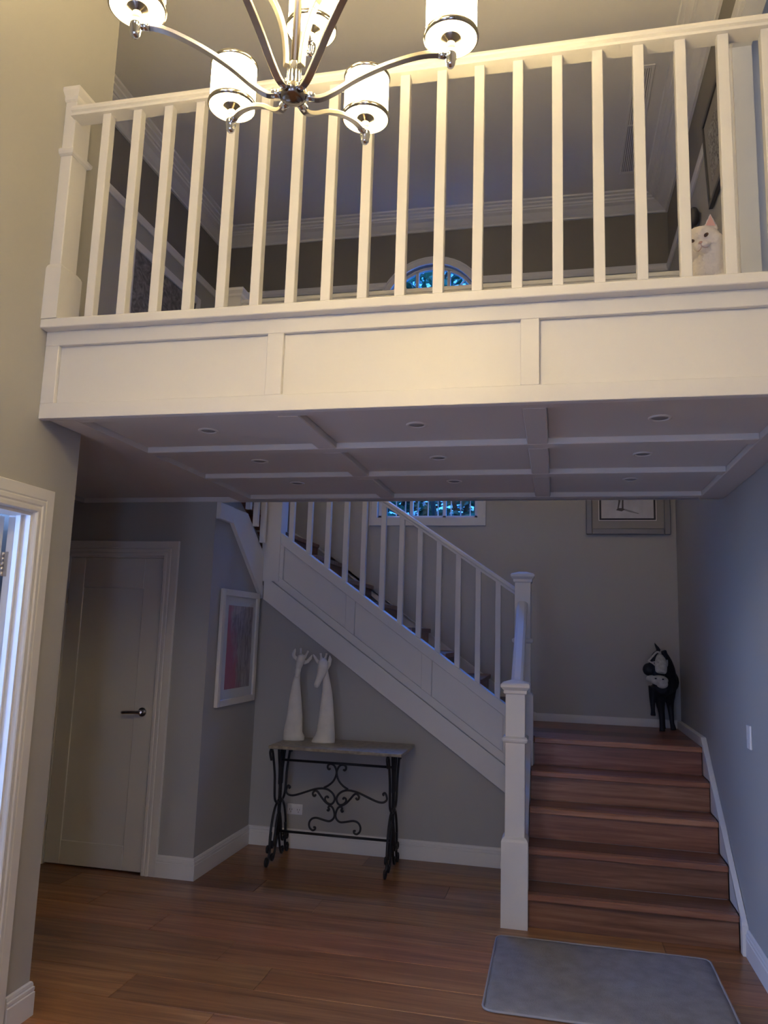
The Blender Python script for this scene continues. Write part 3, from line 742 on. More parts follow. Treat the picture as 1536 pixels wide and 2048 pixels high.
# rear balustrade of the bridge
rb = thing('landing_balustrade', 'white balustrade at the rear of the bridge beside the stair opening', 'balustrade', (-.57, 4.71, ZU))
newel(rb, -2.148, 4.665, ZU, 3.03, 3.56, 3.84, 3.88)
handrail(rb, (-2.095, 4.665, 3.735), (XR, 4.665, 3.735))
b2 = None
for i in range(20):
    x = -1.97 + .146 * i
    if b2 is None: b2 = obj('baluster', MB().box(x, x + .038, 4.646, 4.684, ZU, 3.738), M_white, rb, .002, origin=(x, 4.646, ZU))
    else: copy_part(b2, rb, (x, 4.646, ZU))

# stair balustrade
sb_ = thing('stair_balustrade', 'white stair balustrade with square newels climbing from the hall floor', 'balustrade', (-.23, 4.6, 0))
newel(sb_, -.2300, 4.600, .0, .452, .997, 1.285, 1.323)
newel(sb_, -.2300, 5.525, .716, 1.175, 1.545, 1.985, 2.022)
newel(sb_, -2.155, 5.665, 1.93, 2.66, 2.92, 3.38, 3.42)
handrail(sb_, (-.232, 4.64, 1.76 - .765 * .83), (-.232, 5.48, 1.765))
handrail(sb_, (-.275, YC + .016, 1.855), (-2.12, YC + .016, 1.855 + .668 * 1.845))
handrail(sb_, (-2.185, 5.62, 3.17), (-2.185, 4.72, 3.735))
b3 = None
for x in (-.411, -.555, -.702, -.847, -.992, -1.133, -1.276, -1.428, -1.570, -1.714, -1.864, -2.011):
    zb = sl(x, 1.095); ztp = 1.862 + .668 * (-.275 - x)
    q = .02
    obj('baluster', MB().prism([(x - .019, zb - q), (x + .019, zb - q), (x + .019, ztp + .0), (x - .019, ztp + .02)], 'Y', YC - .003, YC + .035), M_white, sb_, .002)
for yy in (4.79, 4.95, 5.11, 5.27, 5.40):
    zt = RI * (1 + sum(1 for q in YN[1:] if yy > q))
    obj('baluster', MB().box(-.251, -.213, yy - .019, yy + .019, zt - .02 if yy > 4.9 else .16, 1.765 - .765 * (5.48 - yy) + .01), M_white, sb_, .002)
for yy in (5.48, 5.33, 5.18, 5.03, 4.88):
    obj('baluster', MB().box(-2.204, -2.166, yy - .019, yy + .019, 2.13 + .70 * (5.60 - yy), 3.17 + .628 * (5.62 - yy) + .01), M_white, sb_, .002)

# ------------------------------------------------------------------ chandelier
CX, CY_ = -.545, 1.40
ch = thing('chandelier', 'nickel chandelier with lit white drum shades hanging before the bridge', 'chandelier', (CX, CY_, ZC))
obj('rod', MB().tube([(CX, CY_, 2.74), (CX, CY_, ZC - .02)], .0085, 14), M_nickel, ch)
obj('canopy', MB().lathe([(0, 0), (.07, 0), (.068, -.012), (.03, -.03), (.012, -.04), (0, -.04)], (CX, CY_, ZC)), M_chrome, ch)
hb = obj('hub', MB().lathe([(0, .072), (.0125, .072), (.0135, .065), (.0135, .022), (.020, .018), (.0275, .010), (.029, .0), (.0275, -.010), (.020, -.014), (.0165, -.015), (.0145, -.018), (0, -.019)], (CX, CY_, 2.705), 32), M_hub, ch)
obj('collar', MB().lathe([(.0142, .070), (.0152, .066), (.0152, .024), (.0142, .020)], (CX, CY_, 2.705), 28, caps=False), M_chrome, hb)
LOW = [(.034, 2.702), (.055, 2.700), (.087, 2.718), (.137, 2.757), (.2, 2.795), (.266, 2.824), (.31, 2.833), (.338, 2.830)]
UPR = [(.019, 2.765), (.021, 2.80), (.030, 2.85), (.052, 2.90), (.090, 2.940), (.130, 2.958), (.166, 2.957)]


def arm_and_shade(th, prof, zend, gold):
    c, s_ = math.cos(th), math.sin(th)
    P = [(CX + r * c, CY_ + r * s_, z) for r, z in prof]
    a = obj('arm', MB().bar(smoothpath(P, 4), .0155, .0095, (-s_, c, 0)), M_nickel, ch, .0012)
    if not gold: obj('clamp', MB().tube([(CX + .026 * c, CY_ + .026 * s_, 2.703), (CX + .046 * c, CY_ + .046 * s_, 2.703)], .0095, 12), M_chrome, a)
    r, z = prof[-1]; x, y_ = CX + r * c, CY_ + r * s_
    r += .004
    obj('end_cup', MB().lathe([(0, -.026), (.007, -.025), (.0105, -.019), (.0112, -.008), (.0130, -.006), (.0130, .013), (.0105, .018), (0, .019)], (x, y_, z), 18), M_chrome, a)
    obj('end_clamp', MB().tube([(x - .028 * c, y_ - .028 * s_, z + .002), (x - .010 * c, y_ - .010 * s_, z + .002)], .0088, 12), M_chrome, a)
    obj('candle_tube', MB().lathe([(.0095, .014), (.0098, .050)], (x, y_, z), 16), M_candle, a)
    zb = z + .044
    sh_o = obj('lamp_shade', MB().lathe([(.0195, .002), (.050, .0), (.0555, .003), (.0565, .010), (.0565, .112), (.0555, .117), (.0535, .117), (.0535, .012), (.048, .006), (.0195, .006), (.0195, .002)], (x, y_, zb), 40, caps=False), M_shade, ch)
    obj('shade_ring', MB().lathe([(.0568, -.003), (.0605, -.001), (.0612, .004), (.0600, .009), (.0568, .011), (.0568, -.003)], (x, y_, zb), 40, caps=False), M_ring, sh_o)
    obj('shade_ring', MB().lathe([(.0568, .108), (.0596, .110), (.0600, .115), (.0568, .119), (.0568, .108)], (x, y_, zb), 40, caps=False), M_ring, sh_o)
    obj('bulb', MB().ball((x, y_, zb + .066), (.018, .018, .030), 14), M_bulb, sh_o)
    obj('socket_cup', MB().lathe([(.0085, -.014), (.0110, -.008), (.0225, -.003), (.0240, .001), (.0225, .006), (.0195, .030), (0, .031)], (x, y_, zb), 24), M_hub, sh_o)


for k in range(6): arm_and_shade(math.radians(197.7 - 60 * k), LOW, 2.83, False)
for k in range(3): arm_and_shade(math.radians(99 + 120 * k), UPR, 2.957, True)

# ------------------------------------------------------------------ console table
TX, TY = -1.487, 5.335
ct = thing('console_table', 'black wrought iron console table with stone top against the recess wall', 'table', (TX, TY, 0))
obj('table_top', MB().box(-1.905, -.985, 5.09, 5.575, .768, .79), M_stone, ct, .005, seg=2)


def tubeobj(name, paths, r, parent, n=8):
    mb = MB()
    for p in paths: mb.tube(smoothpath(p, 4), r, n)
    return obj(name, mb, M_iron, parent)


for X in (-1.892, -1.082):
    lf_ = []
    for sgn in (-1, 1):
        f = lambda dy, z: (X, TY + sgn * dy, z)
        # long outer S bars: curl at top, waist in the middle, spread to the foot
        lf_.append([f(.205, .69), f(.222, .715), f(.235, .745), f(.215, .762), f(.19, .745), f(.16, .68), f(.125, .58), f(.115, .50), f(.10, .42), f(.055, .385), f(.012, .40)])
        lf_.append([f(.012, .37), f(.06, .375), f(.105, .33), f(.14, .25), f(.155, .18), f(.16, .13), f(.175, .10), f(.20, .095), f(.205, .12), f(.19, .13)])
        lf_.append([f(.14, .21), f(.15, .15), f(.152, .09), f(.165, .045), f(.19, .010), f(.215, .012), f(.222, .040), f(.205, .055), f(.192, .040)])
        lf_.append([f(.012, .762), f(.012, .16)])
        lf_.append([f(.07, .762), f(.055, .69), f(.03, .60), f(.025, .50)])
        lf_.append([f(.02, .30), f(.045, .24), f(.06, .17), f(.085, .11), f(.12, .105), f(.125, .13), f(.11, .14)])
        lf_.append([f(.012, .16), f(.03, .12), f(.055, .06), f(.085, .02), f(.11, .025), f(.112, .05), f(.095, .055)])
    tubeobj('leg_frame', lf_, .0088, ct)
obj('stretcher', MB().tube([(-1.892, TY, .662), (-1.082, TY, .662)], .0085, 10), M_iron, ct)
obj('stretcher', MB().tube([(-1.892, TY, .185), (-1.082, TY, .185)], .0085, 10), M_iron, ct)
K = .00072      # scroll tracing units to metres
def scroll(pts, sx=1): return [(TX + sx * (x - 741) * K, TY, .662 - (y_ - 236 - (x - 741) * .0) * K * 1.0) for x, y_ in pts]
A = [(676, 286), (664, 296), (651, 285), (652, 260), (676, 245), (712, 256), (737, 300), (737, 345), (712, 400), (668, 442), (622, 468)]
B = [(268, 500), (279, 486), (262, 474), (247, 492), (240, 530), (262, 556), (300, 563), (350, 553), (430, 524), (520, 491), (600, 476), (660, 483), (708, 513), (732, 556), (722, 595), (695, 616), (660, 605), (638, 580), (640, 555), (660, 547), (668, 562)]
C_ = [(541, 536), (532, 552), (517, 548), (512, 525), (533, 503), (560, 511), (600, 558), (640, 598), (682, 622)]
D = [(661, 664), (672, 676), (682, 662), (672, 646), (690, 630), (718, 650), (736, 705), (725, 745), (690, 770), (640, 766), (560, 750), (512, 763), (488, 800), (492, 840), (520, 866), (546, 858), (550, 838), (532, 838)]
for sx in (1, -1):
    for q in (A, B, C_, D): tubeobj('scroll', [scroll(q, sx)], .0072, ct)


# ------------------------------------------------------------------ giraffe sculptures on the table
def giraffe(name, label, cx, cy, rot, rings, extra):
    """rings: (x, z, half width, half depth, depth offset) for the neck; extra adds head pieces; all local, then turned to face the foyer"""
    g = thing(name, label, 'sculpture', (cx, cy, .79), 'giraffe sculptures on the console table')
    mb = MB(); n = 20; vs = []
    for x, z, hw, hdp, dy in rings:
        for k in range(n):
            a = 2 * PI * k / n; vs.append((x + hw * math.cos(a), dy + hdp * math.sin(a), z))
    fs = [(i * n + k, i * n + (k + 1) % n, (i + 1) * n + (k + 1) % n, (i + 1) * n + k) for i in range(len(rings) - 1) for k in range(n)]
    fs += [tuple(range(n))[::-1], tuple((len(rings) - 1) * n + k for k in range(n))]
    mb.add(vs, fs, True)
    extra(mb)
    Rm = Matrix.Rotation(rot, 3, 'Z')
    mb.v = [Rm @ v + Vector((cx, cy, .79)) for v in mb.v]
    o = obj('bust', mb, M_plaster, g)
    remesh(o, .0042, 2)
    return g


U = .000384
def gx(zx, zy, x0): return (zx - x0 - .042 * (1850 - zy)) * U
def gz(zy): return (1850 - zy) * U
def mk(profile, x0, hd=.62):
    out = []
    for zl, xl, xr_ in profile:
        a = gx(xl, zl, x0); b = gx(xr_, zl, x0); hw = (b - a) / 2
        out.append(((a + b) / 2, max(gz(zl), 0), hw, max(hw * hd, .02), 0))
    return out


G1 = mk([(1850, 275, 665), (1780, 278, 672), (1700, 282, 632), (1600, 300, 632), (1450, 335, 635), (1150, 374, 616), (950, 412, 597), (780, 444, 582), (660, 482, 584), (590, 505, 592)], 470)
def head1(mb):
    g = lambda zx, zy, y_=0: Vector((gx(zx, zy, 470), y_, gz(zy)))
    mb.tube([g(545, 640, .0), g(548, 560, -.008), g(560, 500, -.016), g(590, 400, -.022), g(605, 330, -.015), g(600, 300, 0)], [.016, .020, .026, .032, .034, .018], 16, flat=(1, .9))
    mb.tube([g(548, 560, -.012), g(530, 640, -.030), g(522, 700, -.034)], [.022, .018, .013], 14)
    mb.tube([g(595, 320, 0), g(592, 240, .004), g(590, 195, .004), g(588, 165, .004)], [.013, .008, .0085, .010], 10)
    mb.tube([g(660, 340, 0), g(700, 280, .004), g(722, 235, .004), g(735, 212, .004)], [.014, .009, .008, .009], 10)
    mb.tube([g(545, 390, 0), g(470, 330, 0), g(455, 290, 0), g(475, 220, 0), g(492, 170, .0)], [.014, .014, .014, .012, .004], 10, flat=(1, .55), up=(0, 1, 0))
    mb.tube([g(640, 440, 0), g(720, 410, 0), g(775, 350, 0), g(810, 275, 0)], [.014, .014, .013, .004], 10, flat=(1, .55), up=(0, 1, 0))


G2 = mk([(1880, 795, 1226), (1820, 800, 1230), (1720, 865, 1229), (1650, 890, 1226), (1400, 930, 1215), (1150, 962, 1200), (950, 988, 1180), (800, 998, 1152), (650, 1000, 1120), (540, 1000, 1100), (450, 985, 1095)], 1010)
def head2(mb):
    g = lambda zx, zy, y_=0: Vector((gx(zx, zy, 1010), y_, gz(zy)))
    mb.tube([g(1012, 350, 0), g(1012, 410, -.012), g(1005, 500, -.026), g(975, 620, -.040), g(925, 740, -.052), g(890, 820, -.056), g(880, 860, -.054)], [.020, .036, .038, .031, .0225, .021, .012], 18, flat=(1, .9))
    mb.tube([g(985, 370, 0), g(970, 310, .004), g(962, 265, .004), g(960, 240, .004)], [.014, .008, .0075, .010], 10)
    mb.tube([g(1035, 370, 0), g(1058, 310, .004), g(1070, 270, .004), g(1078, 240, .004)], [.014, .008, .0075, .010], 10)
    mb.tube([g(1085, 520, .004), g(1120, 440, .004), g(1138, 350, .004), g(1130, 270, .004)], [.012, .015, .014, .004], 10, flat=(1, .55), up=(0, 1, 0))
    mb.tube([g(950, 430, .004), g(900, 390, .004), g(862, 330, .004), g(822, 268, .004)], [.014, .013, .011, .005], 10, flat=(1, .55), up=(0, 1, 0))


giraffe('giraffe_sculpture', 'white giraffe bust with chin tucked to its neck, standing nearer the pink print', -1.832, 5.40, math.radians(18), G1, head1)
giraffe('giraffe_sculpture', 'white giraffe bust with muzzle hanging out sideways, on the console table', -1.607, 5.38, math.radians(16), G2, head2)

# ------------------------------------------------------------------ pictures
def frame_x(root, X, sgn, y0, y1, z0, z1, fw, th, fm):
    """picture frame on a wall X=const, facing sgn"""
    a, b = sorted((X + sgn * .003, X + sgn * th))
    mb = MB().box(a, b, y0, y0 + fw, z0, z1).box(a, b, y1 - fw, y1, z0, z1).box(a, b, y0 + fw, y1 - fw, z0, z0 + fw).box(a, b, y0 + fw, y1 - fw, z1 - fw, z1)
    return obj('frame', mb, fm, root, .003)


p = thing('framed_print', 'tall white framed print with pink wash on the picture wall below the stairs', 'picture', (XB, 5.21, 1.04))
frame_x(p, XB, 1, 4.882, 5.545, 1.038, 1.832, .045, .028, M_paleframe)
obj('mat_board', MB().box(XB + .004, XB + .014, 4.92, 5.51, 1.08, 1.79), M_whitemat, p)
obj('print', MB().box(XB + .0142, XB + .0155, 5.01, 5.447, 1.148, 1.723), art('pink_wash_art', 'pink'), p)
obj('glass', MB().box(XB + .0175, XB + .0185, 4.925, 5.505, 1.08, 1.79), M_glass, p)

Yb = YD - .003
p = thing('framed_drawing', 'grey framed drawing with black inner border on the stairwell end wall', 'picture', (.577, YD, 2.43))
fw = .05
x0, x1, z0, z1 = .243, .911, 2.424, 3.33
obj('frame', MB().box(x0, x0 + fw, Yb - .03, Yb, z0, z1).box(x1 - fw, x1, Yb - .03, Yb, z0, z1).box(x0 + fw, x1 - fw, Yb - .03, Yb, z0, z0 + fw).box(x0 + fw, x1 - fw, Yb - .03, Yb, z1 - fw, z1), M_greyframe, p, .006)
obj('mat_board', MB().box(x0 + .04, x1 - .04, Yb - .012, Yb - .002, z0 + .04, z1 - .04), M_matboard, p)
obj('slip', MB().box(.345, .803, Yb - .0135, Yb - .012, 2.540, 3.22), M_whitemat, p)
obj('inner_border', MB().box(.351, .797, Yb - .0155, Yb - .0135, 2.546, 3.21), M_black, p)
obj('paper', MB().box(.367, .781, Yb - .017, Yb - .0155, 2.560, 3.19), art('drawing_paper', 'paper'), p)
ink = mat('pencil_grey', (.10, .09, .09), .8)
yk0, yk1 = Yb - .0178, Yb - .017
dm = MB().prism([(.495, 2.635), (.505, 2.64), (.52, 2.70), (.527, 2.78), (.50, 2.78), (.505, 2.70)], 'Y', yk0, yk1).prism([(.53, 2.635), (.545, 2.64), (.545, 2.70), (.55, 2.78), (.535, 2.78), (.532, 2.70)], 'Y', yk0, yk1)
dm.prism([(.485, 2.628), (.53, 2.618), (.555, 2.632), (.54, 2.645), (.50, 2.645)], 'Y', yk0, yk1)
dm.ball((.52, Yb - .0172, 2.86), (.07, .0012, .09), 14)
obj('drawn_mark', dm, ink, p)
obj('drawn_shadow', MB().prism([(.55, 2.640), (.60, 2.625), (.67, 2.600), (.66, 2.595), (.59, 2.612), (.545, 2.628)], 'Y', yk0, yk1), mat('pencil_light_grey', (.28, .28, .30), .8), p)

p = thing('wall_painting', 'large pale framed marbled painting on the upper hall wall below the picture rail', 'picture', (XU, 5.6, 3.55))
frame_x(p, XU, 1, 4.97, 6.165, 3.55, 4.545, .07, .03, M_cornice)
obj('print', MB().box(XU + .004, XU + .016, 5.03, 6.11, 3.61, 4.49), art('marbled_art', 'marble'), p)

p = thing('framed_picture', 'dark framed picture tilted forward on the upper stair side wall', 'picture', (XR, 4.48, 4.216))
tl = Matrix.Rotation(-.05, 3, 'Y')
mbf = MB(); mbm = MB(); mba = MB()
mbf.box(-.024, -.001, -.24, -.212, 0, .56).box(-.024, -.001, .212, .24, 0, .56).box(-.024, -.001, -.212, .212, 0, .028).box(-.024, -.001, -.212, .212, .532, .56)
mbm.box(-.014, -.004, -.215, .215, .02, .54); mba.box(-.0155, -.014, -.13, .13, .12, .44)
for q in (mbf, mbm, mba): q.v = [tl @ v + Vector((XR - .004, 4.48, 4.216)) for v in q.v]
obj('frame', mbf, M_darkframe, p); obj('mat_board', mbm, M_matboard, p); obj('print', mba, art('grey_study_art', 'grey'), p)

# ------------------------------------------------------------------ small wall and ceiling fittings
v_ = thing('ceiling_vent', 'long white slotted air vent set in the upper ceiling', 'vent', (.586, 5.49, ZC))
obj('frame', MB().box(.515, .535, 4.87, 6.12, ZC - .010, ZC).box(.637, .657, 4.87, 6.12, ZC - .010, ZC).box(.535, .637, 4.87, 4.90, ZC - .010, ZC).box(.535, .637, 6.09, 6.12, ZC - .010, ZC).box(.535, .637, 5.488, 5.502, ZC - .010, ZC), M_cornice, v_, .002)
obj('backing', MB().box(.535, .637, 4.90, 6.09, ZC - .003, ZC - .0005), M_matboard, v_)
for k in range(7): obj('slat', MB().prism([(.539 + k * .0145, ZC - .004), (.545 + k * .0145, ZC - .010), (.5475 + k * .0145, ZC - .010), (.5415 + k * .0145, ZC - .004)], 'Y', 4.90, 6.09), M_cornice, v_)

v_ = thing('light_switch', 'white light switch plate on the stair side wall', 'switch', (XR, 4.315, 1.105))
obj('plate', MB().box(XR - .011, XR - .0005, 4.28, 4.352, 1.048, 1.165), M_plastic, v_, .003, seg=2)
for k in range(2): obj('rocker', MB().box(XR - .014, XR - .010, 4.298, 4.334, 1.112 - .034 * k, 1.130 - .034 * k), M_plastic, v_, .002)
v_ = thing('power_outlet', 'white double power outlet on the wall behind the console table', 'outlet', (-1.873, YC, .27))
obj('plate', MB().box(-1.932, -1.816, YC - .009, YC - .0005, .232, .306), M_plastic, v_, .003, seg=2)
for k in range(2):
    cx = -1.903 + k * .058
    obj('socket', MB().box(cx - .010, cx - .007, YC - .0098, YC - .0088, .262, .274).box(cx + .007, cx + .010, YC - .0098, YC - .0088, .262, .274).box(cx - .0015, cx + .0015, YC - .0098, YC - .0088, .246, .257), M_slot, v_)
    obj('switch', MB().box(cx - .008, cx + .008, YC - .012, YC - .0085, .285, .296), M_plastic, v_, .001)

orn = thing('round_ornament', 'dark grey round ornament on the upper stair side wall behind the cat', 'ornament', (XR, 5.17, 4.40))
obj('disc', MB().ball((XR - .045, 5.17, 4.41), (.04, .10, .062), 20), M_ornament, orn)
obj('stem', MB().tube([(XR - .04, 5.17, 4.40), (XR - .03, 5.20, 4.25)], .018, 10), M_ornament, orn)

# ------------------------------------------------------------------ rug
rg = thing('rug', 'small plain grey rug on the floor before the bottom step', 'rug', (.215, 3.98, 0))
mb = MB(); nx, ny = 44, 36
x0, x1, y0, y1 = -.313, .742, 3.56, 4.405
def rz(i, j):
    e = min(i, nx - i, j * 1.0, ny - j)
    return .003 + .010 * min(1, (e / 1.5)) + .0012 * math.sin(i * 1.7 + j * .9) * math.sin(j * 1.3)
vs = [(x0 + (x1 - x0) * i / nx + .004 * math.sin(j * .5), y0 + (y1 - y0) * j / ny + .006 * math.sin(i * .23), rz(i, j)) for j in range(ny + 1) for i in range(nx + 1)]
fs = [(j * (nx + 1) + i, j * (nx + 1) + i + 1, (j + 1) * (nx + 1) + i + 1, (j + 1) * (nx + 1) + i) for j in range(ny) for i in range(nx)]
rc = .045
def rnd(v):
    x, y_, z_ = v
    cx_ = min(max(x, x0 + rc), x1 - rc); cy_ = min(max(y_, y0 + rc), y1 - rc); dx, dy = x - cx_, y_ - cy_; L = math.hypot(dx, dy)
    if dx and dy and L > rc: return (cx_ + dx / L * rc, cy_ + dy / L * rc, z_)
    return v
mb.add([rnd(v) for v in vs], fs, True)
ro = obj('pile', mb, M_rug, rg); sd = ro.modifiers.new('thick', 'SOLIDIFY'); sd.thickness = .0025; sd.offset = -1
bd = [(x0, y0), (x1, y0), (x1, y1), (x0, y1), (x0, y0)]
path3 = []
for (xa, ya), (xb, yb) in zip(bd, bd[1:]):
    for k in range(40): path3.append((xa + (xb - xa) * k / 40, ya + (yb - ya) * k / 40, .006))
path3.append((x0, y0, .006))
path3 = [rnd(p_) for p_ in path3]
obj('bound_edge', MB().tube(path3, .0055, 8), mat('pale_binding', (.33, .31, .295), .9), rg)

# ------------------------------------------------------------------ horse figure on the landing
hg = thing('horse_figure', 'small black horse figure with pale harnessed face standing in the landing corner', 'figurine', (.80, 6.40, .895))
HZ = .895
hb_ = MB()
B0 = Vector((.79, 6.36, 0))
# trunk: chest faces the foyer, rump turned to the corner
hb_.tube(smoothpath([(.765, 6.20, HZ + .335), (.785, 6.27, HZ + .350), (.815, 6.35, HZ + .362), (.842, 6.43, HZ + .365), (.858, 6.475, HZ + .355), (.862, 6.495, HZ + .345)], 3), [.045, .064, .072, .076, .078, .080, .081, .082, .082, .082, .080, .077, .070, .062, .052, .03], 16, flat=(1, 1.2))
# neck and head
hb_.tube(smoothpath([(.815, 6.33, HZ + .385), (.812, 6.27, HZ + .465), (.790, 6.22, HZ + .535), (.765, 6.19, HZ + .575)], 3), [.080, .076, .070, .064, .058, .054, .050, .047, .044, .040], 14)
hb_.tube(smoothpath([(.762, 6.20, HZ + .580), (.744, 6.155, HZ + .545), (.737, 6.115, HZ + .485), (.732, 6.075, HZ + .425), (.730, 6.055, HZ + .392)], 3), [.026, .040, .050, .056, .058, .056, .052, .047, .045, .045, .045, .044, .034], 16)
# ears: one upright, one folded
hb_.tube([(.762, 6.18, HZ + .578), (.742, 6.17, HZ + .617), (.718, 6.17, HZ + .660)], [.024, .020, .006], 10, flat=(1, .6))
hb_.tube([(.777, 6.19, HZ + .590), (.797, 6.20, HZ + .602), (.815, 6.21, HZ + .565)], [.020, .018, .008], 10, flat=(1, .6))
# round blinker cup at the side of the head
hb_.ball((.668, 6.115, HZ + .463), (.044, .040, .047), 16)
hb_.tube([(.73, 6.13, HZ + .475), (.68, 6.115, HZ + .463)], [.035, .038], 12)
hb_.ball((.700, 6.105, HZ + .525), (.030, .03, .032), 14)
# legs
hb_.tube(smoothpath([(.765, 6.27, HZ + .33), (.765, 6.30, HZ + .25), (.768, 6.31, HZ + .195), (.777, 6.32, HZ + .125), (.780, 6.33, HZ + .04)], 2), [.060, .054, .045, .037, .031, .025, .021, .019, .018], 10)
hb_.tube([(.780, 6.33, HZ + .05), (.779, 6.318, HZ + .0)], [.018, .023], 10)
hb_.tube(smoothpath([(.842, 6.40, HZ + .33), (.850, 6.43, HZ + .25), (.858, 6.45, HZ + .19), (.864, 6.445, HZ + .11), (.868, 6.44, HZ + .04)], 2), [.062, .054, .044, .035, .028, .023, .020, .018, .017], 10)
hb_.tube([(.868, 6.44, HZ + .05), (.876, 6.428, HZ + .0)], [.017, .023], 10)
hb_.tube(smoothpath([(.722, 6.26, HZ + .33), (.712, 6.27, HZ + .26), (.708, 6.27, HZ + .21), (.711, 6.28, HZ + .165), (.711, 6.28, HZ + .14)], 2), [.046, .038, .030, .024, .020, .018, .017, .016, .017], 10)
hb_.tube([(.711, 6.28, HZ + .145), (.711, 6.272, HZ + .115)], [.017, .021], 10)
hb_.tube(smoothpath([(.80, 6.46, HZ + .33), (.80, 6.48, HZ + .24), (.803, 6.49, HZ + .17), (.806, 6.48, HZ + .08), (.806, 6.475, HZ + .0)], 2), [.050, .042, .034, .026, .021, .018, .017, .017, .020], 10)
# tail
hb_.tube(smoothpath([(.885, 6.495, HZ + .40), (.912, 6.51, HZ + .375), (.912, 6.515, HZ + .31)], 3), [.024, .024, .023, .021, .018, .014, .008], 8)
ho = obj('body', hb_, M_horse, hg); remesh(ho, .006, 2)
# pale blaze and muzzle in front of the dark head
bz = MB().tube(smoothpath([(.752, 6.115, HZ + .578), (.749, 6.075, HZ + .545), (.747, 6.045, HZ + .495), (.743, 6.018, HZ + .445)], 3), [.012, .022, .030, .036, .041, .044, .045, .044, .042, .036], 14, flat=(1, .5), up=(0, 1, .5))
ob = obj('blaze', bz, M_horsew, hg); remesh(ob, .005, 2)
mz = MB().ball((.727, 6.012, HZ + .392), (.066, .040, .036), 18).ball((.672, 6.018, HZ + .400), (.036, .028, .027), 14).ball((.748, 6.005, HZ + .366), (.042, .032, .032), 14)
om = obj('muzzle', mz, M_horsew, hg); remesh(om, .005, 3)
obj('nostril', MB().ball((.700, 5.975, HZ + .405), (.008, .004, .005), 10).ball((.750, 5.972, HZ + .402), (.008, .004, .005), 10), M_horse, hg)
sp = lambda pts: smoothpath(pts, 4)
obj('bridle_strap', MB().tube(sp([(.751, 6.070, HZ + .582), (.726, 6.085, HZ + .593), (.690, 6.08, HZ + .556), (.661, 6.075, HZ + .522)]), .0075, 8)
    .tube(sp([(.664, 6.07, HZ + .524), (.692, 6.065, HZ + .511), (.716, 6.03, HZ + .487)]), .006, 8)
    .tube(sp([(.685, 6.065, HZ + .516), (.706, 6.05, HZ + .521), (.728, 6.03, HZ + .518)]), .005, 8)
    .tube(sp([(.797, 6.10, HZ + .537), (.794, 6.08, HZ + .502), (.776, 6.05, HZ + .473), (.763, 6.03, HZ + .441)]), .0065, 8)
    .tube(sp([(.747, 6.09, HZ + .572), (.760, 6.14, HZ + .602), (.767, 6.18, HZ + .612)]), .0045, 8), M_horsew, hg)

# ------------------------------------------------------------------ cat behind the balusters
KX, KY = .565, 2.865
ca = thing('cat', 'white cat sitting behind the bridge balusters and looking down', 'cat', (KX, KY + .06, ZU))
cb = MB()
hc = Vector((.531, 2.850, 3.040))
Rh = Matrix.Rotation(math.radians(-17), 3, 'Z') @ Matrix.Rotation(math.radians(17), 3, 'X') @ Matrix.Rotation(math.radians(-14), 3, 'Y')   # looking down past the baluster, head tipped
H_ = lambda x, y_, z: hc + Rh @ Vector((x, y_, z))
# body: haunches on the floor, chest, shoulders, neck, head
cb.ball((KX + .015, KY + .15, ZU + .095), (.095, .13, .095), 20)
cb.tube(smoothpath([(KX + .01, KY + .11, ZU + .06), (KX + .01, KY + .075, ZU + .12), (KX + .002, KY + .035, ZU + .175), (KX - .008, KY + .0, ZU + .215), hc + Vector((.004, .012, -.01))], 3),
        [.085, .088, .088, .086, .083, .080, .077, .073, .068, .063, .058, .054, .050], 18)
for sx in (-1, 1):      # front legs and paws, hind feet
    cb.tube(smoothpath([(KX - .008 + sx * .036, KY + .02, ZU + .16), (KX - .008 + sx * .034, KY + .0, ZU + .085), (KX - .008 + sx * .032, KY - .012, ZU + .018)], 3), [.034, .032, .030, .027, .024, .022, .021], 12)
    cb.ball((KX - .008 + sx * .032, KY - .03, ZU + .018), (.022, .034, .018), 12)
    cb.ball((KX + .01 + sx * .080, KY + .075, ZU + .028), (.028, .055, .026), 12)
    cb.ball((KX + .01 + sx * .065, KY + .14, ZU + .075), (.05, .075, .07), 14)
cb.ball(H_(0, .004, .004), (.070, .060, .056), 24)
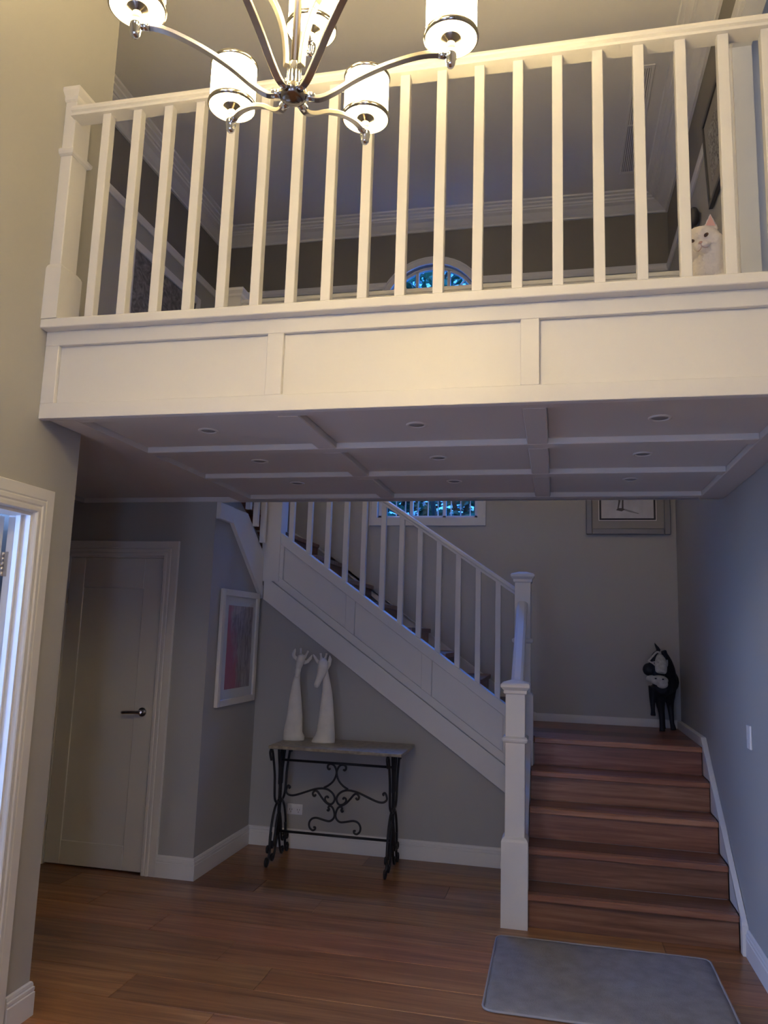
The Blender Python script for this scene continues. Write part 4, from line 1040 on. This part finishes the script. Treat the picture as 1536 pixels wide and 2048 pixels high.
for sx in (-1, 1):      # cheeks, muzzle pads, ears
    cb.ball(H_(sx * .042, -.012, -.018), (.034, .036, .031), 16)
    cb.ball(H_(sx * .0125, -.056, -.022), (.0175, .015, .0135), 14)
    vs = [H_(sx * .066, .004, .028), H_(sx * .022, -.006, .050), H_(sx * .057, .0, .088), H_(sx * .068, .026, .026), H_(sx * .026, .026, .048), H_(sx * .058, .012, .086)]
    cb.add(vs, [(0, 1, 2), (3, 5, 4), (0, 2, 5, 3), (1, 4, 5, 2), (0, 3, 4, 1)])
cb.ball(H_(0, -.053, -.009), (.014, .014, .013), 12)
cb.ball(H_(0, -.044, -.038), (.020, .018, .012), 12)
cb.ball(H_(0, -.034, .014), (.030, .030, .032), 14)
bo = obj('body', cb, M_fur, ca); remesh(bo, .0045, 3)
tx = bpy.data.textures.new('fur_tufts', 'CLOUDS'); tx.noise_scale = .007
dp = bo.modifiers.new('fur', 'DISPLACE'); dp.texture = tx; dp.strength = .0055; dp.texture_coords = 'LOCAL'
obj('tail', MB().tube(smoothpath([(KX + .06, KY + .26, ZU + .03), (KX + .13, KY + .22, ZU + .025), (KX + .14, KY + .12, ZU + .024), (KX + .10, KY + .04, ZU + .022)], 4), [.026] * 9 + [.024, .022, .018, .012], 12), M_fur, ca)
for sx in (-1, 1):
    e_ = obj('eye', MB().ball(H_(sx * .0245, -.0535, .010), (.0098, .006, .0066), 16, Rh @ Matrix.Rotation(-sx * .30, 3, 'Y')), M_eyeamber, ca)
    obj('pupil', MB().ball(H_(sx * .0240, -.0590, .0095), (.0050, .0022, .0056), 12, Rh), M_eye, e_)
    obj('inner_ear', MB().add([H_(sx * .061, -.0030, .036), H_(sx * .032, -.0100, .051), H_(sx * .0565, -.0045, .080), H_(sx * .048, -.0068, .053)], [(0, 1, 3), (1, 2, 3), (2, 0, 3)]), M_pink, ca)
obj('nose', MB().ball(H_(0, -.0665, -.0095), (.0072, .004, .0048), 12, Rh), M_nose, ca)
obj('mouth', MB().tube(smoothpath([H_(-.018, -.062, -.035), H_(-.008, -.0690, -.0335), H_(0, -.0665, -.026), H_(.008, -.0690, -.0335), H_(.018, -.062, -.035)], 3), .0013, 6).tube([H_(0, -.068, -.013), H_(0, -.067, -.026)], .0012, 6), M_nose, ca)
